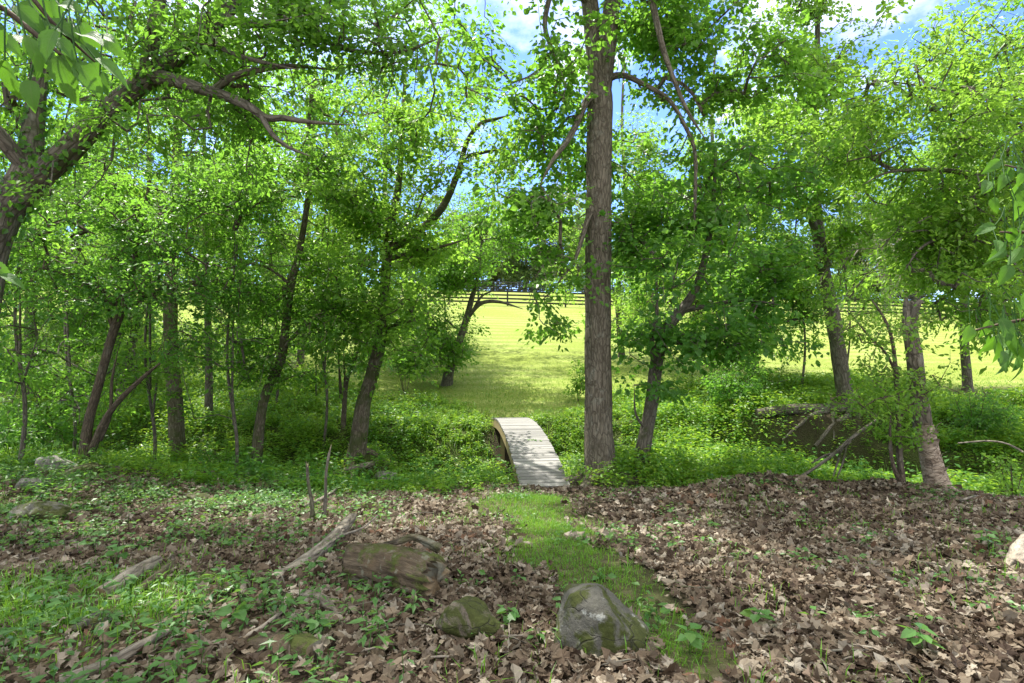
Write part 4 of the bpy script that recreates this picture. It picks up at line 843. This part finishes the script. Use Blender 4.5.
g = GP(92, 628); rock('slab_stone', 'flat greenish slab in the grass at the lower left', g, (.15, .09, .045), ROCK, 17, .9)
g = GP(197, 503); rock('small_dark_stone', 'small dark stone alone in the leaf litter at mid left', g, (.13, .1, .08), ROCK_M, 19, 0)
g = GP(1022, 568); rock('corner_rock', 'smooth pale tan rock cut by the right edge of the view', g+[.05, 0, 0], (.17, .14, .12), ROCK_P, 21, .4, 'rock', None, .2)
for k, (px, d, lab) in enumerate([(384, 14.15, 'topmost flat stone of the ledge under the mossy leaning trunk'), (377, 13.85, 'middle layered stone of the ledge under the mossy leaning trunk'), (390, 13.6, 'lowest stone of the ledge under the mossy leaning trunk')]):
    x = (px-CX)/F*d; rock('ledge_stone', lab, np.array([x, d, gz(x, d)-.02]), (.34, .26, .10), ROCK_M if k else ROCK_D, 25+k, .3*k, 'rock', None, .25, 'layered stones of the ledge')
for k, (px, d) in enumerate([(766, 14.1), (775, 13.3), (788, 14.4), (757, 13.6), (470, 14.5), (480, 13.5)]):
    x = (px-CX)/F*d; rock('creek_rock', ['grey wet stone in the creek below the cut bank', 'lighter stone at the near edge of the creek bed', 'small stone against the cut bank', 'round stone half hidden by creek weeds', 'stone under the far half of the footbridge', 'stone under the near half of the footbridge'][k], np.array([x, d, gz(x, d)]), (.2+.1*R_.random(), .17, .12), ROCK_D, 40+k, k, 'rock', None, .2, 'stones in the creek')

def log(name, label, pts, mat, cat='log', seg=18, rough=.12, seed=1, capm=None, ridge=4, extra=None, endnoise=0, chip=0):
    q = np.array(pts, float); c = q[:, :3].mean(0); c[2] = gz(c[0], c[1]); m = MB(); tube(m, q, seg, .03, rough, ridge, seed, True, 0, 1, endnoise=endnoise, chip=chip)
    o = m.build(name, [mat, capm or ROTTEN], None, c, True); return tag(o, label, cat), c
def gpt(px, py, up, r):
    g = GP(px, py); return (g[0], g[1], g[2]+up, r)
a, b = GP(345, 588), GP(436, 600)
log('mossy_log', 'thick short rotting log with moss and a rounded broken end', [(a[0]-.02, a[1]+.12, a[2]+.12, .12), (a[0]+.04, a[1]+.115, a[2]+.125, .145), ((a[0]+b[0])/2, (a[1]+b[1])/2+.10, (a[2]+b[2])/2+.13, .155), (b[0]-.09, b[1]+.06, b[2]+.125, .155), (b[0]-.03, b[1]+.03, b[2]+.12, .148), (b[0], b[1]+.015, b[2]+.118, .12)], BARK_LM, seg=72, rough=.12, seed=5, ridge=13, endnoise=.05, chip=.16)
q = [gpt(346, 570, .17, .016), gpt(372, 574, .2, .02), gpt(400, 580, .28, .022), gpt(415, 584, .33, .024), gpt(440, 588, .28, .035)]
log('curved_branch', 'curved dead branch resting along the top of the thick log', q, BARK_L, 'branch', 10, .12, 6)
log('split_log', 'split pale dead limb slanting up left of the thick log', [gpt(268, 585, .02, .03), gpt(290, 575, .03, .035), gpt(318, 560, .07, .045), gpt(340, 545, .13, .05), gpt(352, 534, .17, .045)], BARK_T, 'log', 14, .18, 7, endnoise=.06)
log('forked_stick', 'thin pale stick fork leaning over the split limb', [gpt(318, 562, .09, .012), gpt(340, 552, .14, .011), (*P(362, 528, GP(362, 560)[1]), .009), (*P(378, 515, GP(378, 550)[1]), .005)], BARK_T, 'stick', 7, .1, 8)
for k, (px, py, hpx, lean, lab) in enumerate([(312, 522, 58, -4, 'shorter of two upright dead stubs in the litter, blunt topped'), (323, 520, 72, 6, 'taller of two upright dead stubs in the litter, slightly bent')]):
    g = GP(px, py); d = g[1]; h = hpx*d/F
    log('dead_stub', lab, [(g[0], g[1], g[2]-.05, .036), (g[0]+lean*.003+.012, g[1], g[2]+h*.3, .022), (g[0]+lean*.008-.01, g[1], g[2]+h*.65, .019), (g[0]+lean*.014, g[1], g[2]+h, .013)], BARK_D, 'stub', 9, .28, 9+k, endnoise=.07)
g = GP(330, 512); log('pale_fallen_branch', 'pale branch lying crosswise behind the two upright stubs', [gpt(300, 512, .05, .02), gpt(330, 500, .1, .022), gpt(352, 482, .12, .018), gpt(372, 472, .1, .01)], BARK_T, 'branch', 8, .1, 12)
log('mossy_fallen_trunk', 'long grey fallen trunk lying in weeds below the ledge stones', [gpt(322, 482, .06, .07), gpt(345, 474, .08, .08), gpt(372, 467, .08, .075), gpt(392, 463, .05, .06)], BARK_T, 'log', 14, .1, 13)
log('hollow_stump_log', 'hollow rotten log piece with a dark open end near the bottom', [gpt(252, 646, .0, .05), gpt(280, 650, .01, .068), gpt(303, 657, .02, .072), gpt(314, 660, .02, .06)], BARK_LM, 'log', 28, .22, 14, chip=.2)
log('leaning_stick', 'grey stick pointing at the hollow rotten log', [gpt(238, 645, .02, .014), gpt(262, 636, .05, .013), gpt(283, 625, .08, .01)], BARK_T, 'stick', 7, .1, 15)
log('rotting_plank_log', 'flattened rotten log at lower left, the upper of two parallel', [gpt(100, 600, .03, .05), gpt(128, 586, .05, .06), gpt(152, 571, .06, .055)], BARK_T, 'log', 12, .25, 16, endnoise=.08)
log('rotting_plank_log', 'flattened rotten log at lower left, the lower of two parallel', [gpt(135, 598, .03, .035), gpt(155, 585, .04, .042), gpt(172, 572, .04, .04)], BARK_L, 'log', 12, .25, 17, endnoise=.08)
log('bottom_branch', 'smooth grey branch in the grass at the bottom left', [gpt(60, 690, .03, .03), gpt(110, 672, .04, .03), gpt(135, 660, .05, .027), gpt(168, 643, .06, .018)], BARK_T, 'branch', 10, .1, 18)
log('dark_branch', 'long dark branch lying flat on the litter at left', [gpt(20, 555, .03, .022), gpt(55, 549, .04, .022), gpt(95, 543, .04, .016)], BARK_D, 'branch', 8, .1, 19)
log('long_twig', 'long thin twig curving across the litter below the stubs', [gpt(250, 576, .03, .01), gpt(275, 592, .03, .011), gpt(300, 604, .03, .01), gpt(330, 618, .02, .006)], BARK_T, 'stick', 6, .1, 20)
log('bark_slab', 'curled slab of pale bark lying left of the thick log', [gpt(286, 597, .02, .03), gpt(318, 606, .04, .04), gpt(338, 622, .02, .02)], BARK_T, 'bark', 10, .3, 22)
fb = empty('fallen_branch', GP(790, 489), 'forked dead branch propped up over the creek edge', 'branch'); o = np.array(fb.location)
for nm, q in (('main_limb', [(776, 491, 9.5, 3.6), (794, 480, 9.5, 3), (802, 476, 9.5, 1.8), (826, 460, 9.8, 1.6), (848, 441, 10.1, 1.6), (862, 430, 10.3, 1.5), (876, 420, 10.5, .9)]), ('side_limb', [(850, 441, 10.1, 1.8), (838, 452, 10.1, 1.4), (826, 455, 10, 1.2), (812, 463, 9.8, .8)]), ('twig', [(842, 448, 10.1, 1.2), (837, 464, 10, 1), (832, 480, 9.9, .6)]), ('twig', [(846, 446, 10.1, 1.2), (843, 462, 10, 1), (837, 478, 9.9, .6)])):
    m = MB(); tube(m, pxpath(q), 8, .06, .12, 0, 5); m.build(nm, BARK_D, fb, o, True)
log('creek_branch', 'thin pale branch arching low over the weeds right of the snag', [(*P(958, 443, 10), .012), (*P(990, 441, 10), .014), (*P(1012, 446, 10), .016), (*P(1036, 462, 9.8), .02), (*P(1060, 490, 9.6), .025)], BARK_T, 'branch', 7, .1, 25)
log('pale_stick', 'pale stick lying behind the snag foot on the right', [gpt(955, 505, .03, .012), gpt(975, 500, .05, .014), gpt(1003, 494, .04, .01)], BARK_T, 'stick', 6, .1, 26)
# small sticks in the litter, each its own thing
for k in range(90):
    px, py = R_.uniform(150, 1010), R_.uniform(515, 675); g = GP(px, py); a = R_.uniform(0, 6.283); L = R_.uniform(.12, .38)
    if m_strip(np.array(g[0]), np.array(g[1])) > .4: continue
    e1 = g[:2]-np.array([math.cos(a), math.sin(a)])*L/2; e2 = g[:2]+np.array([math.cos(a), math.sin(a)])*L/2
    m = MB(); tube(m, [(*e1, gz(*e1)+.03, .006), (g[0]+R_.normal()*.02, g[1]+R_.normal()*.02, g[2]+.045, .006), (*e2, gz(*e2)+.035, .003)], 5, .05, .1, 0, k)
    tag(m.build('twig', BARK_T if k % 2 else BARK_D, None, g, True), 'short dead twig lying loose on the brown leaf litter', 'twig', 'loose twigs on the leaf litter')
print('ground things ok')

# ================================================================== GROUND COVER (nobody could count it)
def in_view(x, y, mg=170):
    px = CX+x/np.maximum(y, .1)*F; return (px > -mg) & (px < 1024+mg)
def scatter(n, x0, x1, y0, y1, mask, seed, pw=1.0):
    y = y0+(y1-y0)*R_.random(n)**pw; x = R_.uniform(x0, x1, n); k = in_view(x, y) & (R_.random(n) < mask(x, y)); return x[k], y[k]
OAK = np.array([(0, 0), (.10, .16), (.30, .20), (.24, .32), (.36, .52), (.22, .56), (.24, .76), (.08, .82), (0, 1), (-.08, .82), (-.24, .76), (-.22, .56), (-.36, .52), (-.24, .32), (-.30, .20), (-.10, .16)])
OVAL = np.array([(0, 0), (.14, .18), (.25, .42), (.22, .66), (.1, .86), (0, 1), (-.1, .86), (-.22, .66), (-.25, .42), (-.14, .18)])
def add_litter(mb, x, y, z, L, shape, seed):
    n = len(x); S = shape; m = len(S)
    cu = R_.normal(size=(n, 1))*1.0; cv = R_.normal(size=(n, 1))*.6; wx = S[None, :, 0]*R_.uniform(.8, 1.3, (n, 1)); wy = S[None, :, 1]-.5
    zz = cu*wx**2+cv*wy**2+R_.normal(size=(n, m))*.05+R_.normal(size=(n, 1))*.8*wx*wy
    v = np.stack([wx, np.broadcast_to(wy, wx.shape), zz], -1)*L[:, None, None]
    mid = np.zeros((n, 1, 3)); mid[..., 2] = 0
    v = np.concatenate([v, mid], 1)
    rz = R_.random(n)*6.283; tx = R_.normal(size=n)*.46; ty = R_.normal(size=n)*.46
    c, s = np.cos(tx), np.sin(tx); v = np.stack([v[..., 0], v[..., 1]*c[:, None]-v[..., 2]*s[:, None], v[..., 1]*s[:, None]+v[..., 2]*c[:, None]], -1)
    c, s = np.cos(ty), np.sin(ty); v = np.stack([v[..., 0]*c[:, None]+v[..., 2]*s[:, None], v[..., 1], -v[..., 0]*s[:, None]+v[..., 2]*c[:, None]], -1)
    c, s = np.cos(rz), np.sin(rz); v = np.stack([v[..., 0]*c[:, None]-v[..., 1]*s[:, None], v[..., 0]*s[:, None]+v[..., 1]*c[:, None], v[..., 2]], -1)
    v = v+np.stack([x, y, z], -1)[:, None]; low = np.minimum(v[..., 2].min(1)-(hgt(x, y)+.004), 0); v[..., 2] -= low[:, None]*.8
    j = np.arange(m); f = np.stack([j, (j+1) % m, np.full(m, m)], -1)[None]+(np.arange(n)*(m+1))[:, None, None]
    mb.add(v.reshape(-1, 3), f.reshape(-1, 3), np.repeat(np.clip(R_.beta(1.5, 1.6, n)+.3*fbm(xy0(x, y, 1.0), 3, 91)-.22*np.exp(-((x-4.5)/3.0)**2-((y-8.9)/.9)**2), 0, 1), m+1))
lm = MB()
for (n, y0, y1, pw, Ls) in ((54000, 1.5, 4.5, 1, .06), (74000, 4.2, 7.2, 1, .064), (56000, 7.0, 11.4, 1, .075)):
    x, y = scatter(n, -12 if y1 > 7.5 else -1.3*y1, 12.5 if y1 > 7.5 else 1.3*y1, y0, y1, m_litter, 1)
    for sh, q in ((OAK, R_.random(len(x)) < .6), (OVAL, None)):
        if q is None: q = ~prev
        prev = q
        xx, yy = x[q], y[q]; add_litter(lm, xx, yy, hgt(xx, yy)+.012+.035*R_.random(len(xx)), Ls*np.clip(R_.lognormal(-.12, .48, len(xx)), .28, 2.0), sh, 2)
tag(lm.build('leaf_litter', LITTER, None, (0, 0, 0)), 'thick brown and tan fallen leaves covering the slope', 'leaf litter', None, 'stuff')

def add_grass(mb, x, y, H, w0, lean=.5):
    n = len(x); a = R_.random(n)*6.283; d = np.stack([np.cos(a), np.sin(a)], -1); s = np.stack([-d[:, 1], d[:, 0], np.zeros(n)], -1); z = hgt(x, y)-.01
    p = np.stack([x, y, z], -1); ln = R_.uniform(.1, 1, n)*lean
    m1 = p+np.concatenate([d*(H*ln*.3)[:, None], (H*.6)[:, None]], 1); tip = p+np.concatenate([d*(H*ln)[:, None], (H*(1-.35*ln))[:, None]], 1); W = (w0*R_.uniform(.6, 1.3, n))[:, None]
    v = np.stack([p-s*W, p+s*W, m1+s*W*.8, m1-s*W*.8, tip], 1).reshape(-1, 3); k = np.arange(n)[:, None]*5
    t = np.clip(.45+.2*R_.normal(size=n)+.25*fbm(xy0(x, y, .9), 2, 55), 0, 1)
    mb.add(v, [k+np.array([0, 1, 2, 3])[None], k+np.array([3, 2, 4])[None]], np.repeat(t, 5))
gm_ = MB()
x, y = scatter(150000, -3, 3.5, 1.8, 11, lambda x, y: m_strip(x, y)**1.2*(1-.75*m_dirt(x, y))*(.25+.75*(fbm(xy0(x, y, 2.4), 2, 71) > -.2)), 1); add_grass(gm_, x, y, R_.uniform(.025, .085, len(x)), .0028, 1.1)
x, y = scatter(22000, -4, -.5, 1.8, 5.2, lambda x, y: m_leftgrass(x, y), 1); add_grass(gm_, x, y, R_.uniform(.05, .14, len(x)), .0035, 1.0)
x, y = scatter(36000, -10, 11, 2, 11, lambda x, y: .9*(fbm(xy0(x, y, 1.3), 3, 73) > .24)*(1-m_dirt(x, y)), 1); add_grass(gm_, x, y, R_.uniform(.05, .17, len(x)), .0035, .9)
x, y = scatter(90000, -14, 22, 17, 30, lambda x, y: m_lawn(x, y)*(1-sm(20, 30, y))*.9, 1, 1.4); add_grass(gm_, x, y, R_.uniform(.04, .12, len(x)), .006, .8)
x, y = scatter(16000, -10, 14, 10.5, 20, lambda x, y: m_under(x, y)*(fbm(xy0(x, y, .7), 2, 89) > .05), 1); add_grass(gm_, x, y, R_.uniform(.2, .6, len(x)), .006, .8)
tag(gm_.build('grass', GRASS, None, (0, 0, 0)), 'short green grass along the path and meadow edge', 'grass', None, 'stuff')

def add_plants(mb, x, y, H, nl, L, asp, mi=0, stem=True, spread=.45):
    """leafy weeds: a leaning stem with leaves all the way up"""
    n = len(x); z = hgt(x, y)-.02; base = np.stack([x, y, z], -1); a = R_.random(n)*6.283; ln = R_.random(n)*.35
    top = base+np.stack([np.cos(a)*ln*H, np.sin(a)*ln*H, H], -1)
    t = np.clip(np.tile(np.linspace(.25, 1, nl), n)+R_.normal(size=n*nl)*.05, .1, 1.05); pp = np.repeat(base, nl, 0)*(1-t[:, None])+np.repeat(top, nl, 0)*t[:, None]
    b = np.tile(np.arange(nl)*2.4, n)+np.repeat(a, nl)+R_.normal(size=n*nl)*.3; rad = np.repeat(H, nl)*spread*R_.random(n*nl)*(1.1-t*.7)
    dd = np.stack([np.cos(b), np.sin(b), R_.normal(size=n*nl)*.25-.1], -1); pp = pp+dd*rad[:, None]
    nn = np.array([0, 0, 1.])+R_.normal(size=(n*nl, 3))*.35
    ti = np.clip(np.repeat(.42+.2*R_.normal(size=n)+.3*fbm(xy0(x, y, .5), 2, 57), nl)+.1*R_.normal(size=n*nl), 0, 1)
    LL = np.repeat(L, nl)*R_.uniform(.6, 1.2, n*nl); leaves(mb, pp, dd, nn, LL, LL*asp, ti, False, .12, mi)
    if stem: edges_tubes(mb, base, top, np.full(n, .004), np.full(n, .0015), 3, mi)
um = MB()
x, y = scatter(24000, -18, 16, 9.3, 23.5, lambda x, y: m_under(x, y)*np.where(x < -7, .55, .9)*(1-.55*sm(-.5, -2.5, x)*(1-sm(11, 12.5, y))), 1)
H = .34+.26*fbm(xy0(x, y, .45), 2, 81)+.10*R_.random(len(x)); H = np.clip(H*np.where(y < 12.5, .9, 1.35)*(1+.7*fbm(xy0(x, y, 1.3), 2, 87)), .16, 1.1)
H = H+.45*np.exp(-((x-3.6)/2.2)**2-((y-13.5)/2.2)**2)
H = np.where((np.abs(x-.5) < 3.2) & (y > 15.8), np.minimum(H, .24), H)
H = np.where((x < .2) & (y < 12.3), H*.65, H); add_plants(um, x, y, H, 24, .06+.06*H+.03*R_.random(len(x)), .5)
bw = MB(); x, y = scatter(3600, -16, 14, 7.2, 20, lambda x, y: np.clip(m_under(x, y)+.5*sm(-1, -3, x)*sm(7, 9, y), 0, 1)*(.25+.75*(fbm(xy0(x, y, .6), 2, 93) > .0))*(1-((np.abs(x-.5) < 3.2) & (y > 15.5))), 1); add_plants(bw, x, y, R_.uniform(.2, .75, len(x))*np.where(y < 10, .6, 1), 14, R_.uniform(.08, .15, len(x))*np.where(y < 10, .7, 1), .6, 0, True, .5)
tag(bw.build('broad_weeds', LEAF_D, None, (0, 0, 0)), 'taller broad leaved weeds mixed into the creek undergrowth', 'weeds', None, 'stuff')
x, y = scatter(5000, -42, -8, 20, 45, lambda x, y: 1-m_lawn(x, y), 1); add_plants(um, x, y, R_.uniform(.3, .7, len(x)), 22, np.full(len(x), .14), .5)
tag(um.build('undergrowth', LEAF_U, None, (0, 0, 0)), 'bright green weeds crowding both banks of the creek', 'undergrowth', None, 'stuff')
hm = MB()
x, y = scatter(11000, -11, 0, 3.6, 11.2, lambda x, y: sm(0, -3.2, x+.25*y-1.0)*sm(4.1, 6.8, y)*(.2+.8*(fbm(xy0(x, y, 1.1), 3, 83) > -.02))*(1-m_strip(x, y)), 1); add_plants(hm, x, y, R_.uniform(.06, .2, len(x)), 7, R_.uniform(.04, .075, len(x)), .7, 0, True, .7)
x, y = scatter(9000, -9, 10, 1.9, 9.8, lambda x, y: .6*(fbm(xy0(x, y, 1.5), 3, 85) > .14), 1); add_plants(hm, x, y, R_.uniform(.05, .14, len(x)), 7, R_.uniform(.035, .07, len(x)), .65, 0, True, .7)
x, y = scatter(480, -4, -.4, 1.9, 4, lambda x, y: .8*sm(-.2, -1.0, x), 1); add_plants(hm, x, y, R_.uniform(.08, .2, len(x)), 10, R_.uniform(.05, .09, len(x)), .4, 0, True, .6)
tag(hm.build('ground_cover', LEAF_G, None, (0, 0, 0)), 'low leafy herbs sprouting through the leaf litter', 'ground cover', None, 'stuff')

# individual broad leaved seedlings and shrubs
def seedling(label, px, py, H, nl, L, mat=LEAF_G, asp=.75, name='seedling', cat='seedling', group=None):
    g = GP(px, py); e = empty(name, g, label, cat, group); m = MB(); t = np.linspace(.55, 1, nl); a = np.arange(nl)*2.4+R_.random()*6
    lean = R_.normal(size=2)*.15*H; tops = g+np.stack([lean[0]*t, lean[1]*t, H*t], -1); dd = np.stack([np.cos(a), np.sin(a), -.1+R_.normal(size=nl)*.15], -1)
    for k in range(nl):
        m = MB(); leaves(m, (tops+dd*H*.12)[k:k+1], dd[k:k+1], np.array([[0, 0, 1.]])+R_.normal(size=(1, 3))*.25, L*R_.uniform(.7, 1.15), L*asp, np.array([np.clip(.4+.2*R_.normal(), 0, 1)]), True); m.build('leaf', mat, e, g)
    s = MB(); edges_tubes(s, g[None]-[0, 0, .02], tops[-1:], np.array([.004]), np.array([.002]), 5)
    edges_tubes(s, tops, tops+dd*H*.13, np.full(nl, .0016), np.full(nl, .001), 3); s.build('stem', mat, e, g)
for a in [('broad dark leaved seedling beside the upper rotten log', 118, 566, .16, 7, .11), ('seedling with two pale broad leaves at lower left', 232, 626, .12, 5, .11), ('light green seedling at the foot of the boulder', 562, 616, .1, 6, .075), ('seedling growing between mossy rock and boulder', 512, 628, .12, 8, .07), ('tall thin seedling left of the hollow rotten log', 268, 612, .24, 9, .06), ('bright seedling in front of the hollow log', 318, 640, .12, 7, .07),
          ('leafy seedling under the split pale limb', 318, 574, .1, 6, .08), ('lone green seedling in the litter at lower right', 752, 630, .14, 8, .085), ('small seedling by the path right of the boulder', 690, 655, .13, 9, .08), ('low seedling near the bottom right corner', 925, 660, .15, 10, .08), ('yellow green seedling on the right mound', 990, 556, .2, 10, .075), ('small seedling behind the loose leaf mound', 868, 546, .1, 6, .07), ('low seedling on the open litter right of the path', 712, 532, .1, 6, .08)]:
    seedling(*a)
def shrub(label, px, d, H, W, n, L, mat, cov=1.0, group='shrubs along the creek'):
    x = (px-CX)/F*d; g = np.array([x, d, gz(x, d)]); e = empty('shrub', g, label, 'shrub', group); sk = []
    for k in range(4):
        a = k*1.6+R_.random(); m = MB(); q = [(g[0], g[1], g[2]-.05, .014), (g[0]+math.cos(a)*W*.25, g[1]+math.sin(a)*W*.25, g[2]+H*.5, .01), (g[0]+math.cos(a)*W*.5, g[1]+math.sin(a)*W*.4, g[2]+H*.9, .004)]
        c, _ = tube(m, q, 5, .12, .05, 0, k); m.build('stem', BARK_R, e, g, True); sk.append(c)
    crown(e, g, np.concatenate(sk), [(w, g[0], g[1], g[2]+H*.6, W, W*.8, H*.5, cov)], dict(L=L, per=16, R=.24, asp=.55, seglen=.3, twig=.0025), (mat, BARK_R), 1.2)
for a in [('yellow green sunlit shrub right of the snag at the view edge', 1012, 9.2, .85, .34, 0, .075, LEAF_B, 1.3), ('dark twiggy shrub on the bank behind the snag', 972, 15, 1.5, .9, 0, .09, LEAF_D, 1.5), ('sunny shrub at the meadow edge behind the tall grey trunk', 578, 20.5, 1.3, .6, 0, .1, LEAF_B, 1.6), ('leafy shrub left of the footbridge foot', 446, 12.2, .6, .55, 0, .07, LEAF_U, 1.5), ('dense shrub under the crooked tree', 300, 12.3, .9, .7, 0, .08, LEAF_A, 1.6),
          ('dark shrub at the left edge behind the rocks', 20, 12.2, 1.3, 1.0, 0, .09, LEAF_D, 1.8), ('shrub between straight mossy trunk and crooked tree', 222, 13.2, 1.1, .8, 0, .09, LEAF_A, 1.4), ('leafy shrub before the straight mossy trunk', 150, 12.4, .9, .8, 0, .085, LEAF_A, 1.5), ('bushy shrub beside the leaning tree foot', 690, 13.0, 1.0, .8, 0, .085, LEAF_U, 1.7), ('dark green shrub on the far bank left of the exposed roots', 735, 17.5, 1.1, 1.0, 0, .1, LEAF_D, 1.6),
          ('small tree shrub at the meadow edge near the hooked limb tree', 405, 21, 1.8, 1.0, 0, .11, LEAF_A, 1.5), ('sunny bush on the far bank at the right edge', 1000, 17, 1.2, 1.2, 0, .1, LEAF_U, 1.5), ('shaded bush under the far trunks in the left wood', 95, 21, 1.6, 1.5, 0, .12, LEAF_A, 1.4), ('low bush behind the upright dark stake', 318, 22, 1.0, 1.1, 0, .11, LEAF_U, 1.4)]:
    shrub(*a)
g = GP(549, 462); 
sp = empty('fallen_sprig', arch(.33)+[.06, 0, .02], 'small leafy sprig fallen on the footbridge planks', 'sprig'); o = np.array(sp.location); m = MB()
for k in range(12):
    m = MB(); leaves(m, o+R_.normal(size=(1, 3))*[.11, .06, .008], R_.normal(size=(1, 3))*[1, 1, .2], np.array([0, 0, 1.])+R_.normal(size=(1, 3))*.3, .1, .06, np.array([.2]), True); m.build('leaf', LEAF_D, sp, o)
m = MB(); tube(m, [(*(o-[.14, 0, 0]), .004), (*o, .004), (*(o+[.13, .04, .01]), .002)], 5, .05); m.build('stem', BARK_R, sp, o)

# ================================================================== SKY, SUN, CAMERA
EL, AZ = math.radians(63), math.radians(-38)   # azimuth measured from +y towards +x: sun high on the left, a little ahead
S = np.array([math.sin(AZ)*math.cos(EL), math.cos(AZ)*math.cos(EL), math.sin(EL)])
from mathutils import Vector
sl = bpy.data.lights.new('sun', 'SUN'); sl.energy = 3.0; sl.angle = math.radians(.6); sl.color = (1, .95, .86)
so_ = bpy.data.objects.new('sun', sl); COL.objects.link(so_); so_.rotation_euler = Vector(S).to_track_quat('Z', 'Y').to_euler()
wd = bpy.data.worlds.new('World'); SC.world = wd; wd.use_nodes = True; nt = wd.node_tree; nt.nodes.clear()
N = nt.nodes.new; K = nt.links.new
sky = N('ShaderNodeTexSky'); sky.sky_type = 'NISHITA'; sky.sun_disc = False; sky.sun_elevation = EL; sky.sun_rotation = AZ; sky.air_density = 1.0; sky.dust_density = .3; sky.ozone_density = 1.5
tc = N('ShaderNodeTexCoord'); sep = N('ShaderNodeSeparateXYZ'); K(tc.outputs['Generated'], sep.inputs[0])
mz = N('ShaderNodeMath'); mz.operation = 'MAXIMUM'; K(sep.outputs[2], mz.inputs[0]); mz.inputs[1].default_value = .0
ad = N('ShaderNodeMath'); ad.operation = 'ADD'; K(mz.outputs[0], ad.inputs[0]); ad.inputs[1].default_value = .22
dx = N('ShaderNodeMath'); dx.operation = 'DIVIDE'; K(sep.outputs[0], dx.inputs[0]); K(ad.outputs[0], dx.inputs[1])
dy = N('ShaderNodeMath'); dy.operation = 'DIVIDE'; K(sep.outputs[1], dy.inputs[0]); K(ad.outputs[0], dy.inputs[1])
cb = N('ShaderNodeCombineXYZ'); K(dx.outputs[0], cb.inputs[0]); K(dy.outputs[0], cb.inputs[1])
ns = N('ShaderNodeTexNoise'); ns.inputs['Scale'].default_value = 2.1; ns.inputs['Detail'].default_value = 8; ns.inputs['Roughness'].default_value = .6; K(cb.outputs[0], ns.inputs[0])
ca = N('ShaderNodeMath'); ca.operation = 'MULTIPLY_ADD'; zz = N('ShaderNodeMath'); zz.operation = 'MULTIPLY'; K(sep.outputs[2], zz.inputs[0]); K(sep.outputs[2], zz.inputs[1]); K(zz.outputs[0], ca.inputs[0]); ca.inputs[1].default_value = .55; K(ns.outputs[0], ca.inputs[2])  # cloud cover thickened towards the unseen zenith, added for neutral fill light
cb2 = N('ShaderNodeMath'); cb2.operation = 'MULTIPLY_ADD'; K(sep.outputs[1], cb2.inputs[0]); cb2.inputs[1].default_value = -.14; K(ca.outputs[0], cb2.inputs[2])  # more cloud added behind the camera, out of view, for the same fill
rp = N('ShaderNodeValToRGB'); rp.color_ramp.elements[0].position = .47; rp.color_ramp.elements[1].position = .66; K(cb2.outputs[0], rp.inputs[0])
mx = N('ShaderNodeMix'); mx.data_type = 'RGBA'; K(rp.outputs[0], mx.inputs[0]); tn = N('ShaderNodeMix'); tn.data_type = 'RGBA'; tn.blend_type = 'MULTIPLY'; tn.inputs[0].default_value = 1; K(sky.outputs[0], tn.inputs[6]); tn.inputs[7].default_value = (.45, .56, .90, 1); K(tn.outputs[2], mx.inputs[6]); mx.inputs[7].default_value = (5.1, 5.05, 5.0, 1)
bg = N('ShaderNodeBackground'); bg.inputs[1].default_value = .115; K(mx.outputs[2], bg.inputs[0]); ow = N('ShaderNodeOutputWorld'); K(bg.outputs[0], ow.inputs[0])

cd = bpy.data.cameras.new('camera'); cd.sensor_width = 36; cd.lens = 36*F/1024; cd.clip_end = 3000; cd.clip_start = .05
co = bpy.data.objects.new('camera', cd); COL.objects.link(co); co.location = (0, 0, CZ); co.rotation_euler = (math.pi/2, 0, 0); SC.camera = co
SC.view_settings.view_transform = 'Standard'; SC.view_settings.look = 'None'; SC.view_settings.gamma = 1; SC.view_settings.exposure = 1.97
cy_ = SC.cycles; cy_.max_bounces = 8; cy_.diffuse_bounces = 4; cy_.transmission_bounces = 6; cy_.glossy_bounces = 2; cy_.use_denoising = True; cy_.caustics_reflective = False; cy_.caustics_refractive = False
cy_.sample_clamp_indirect = 6
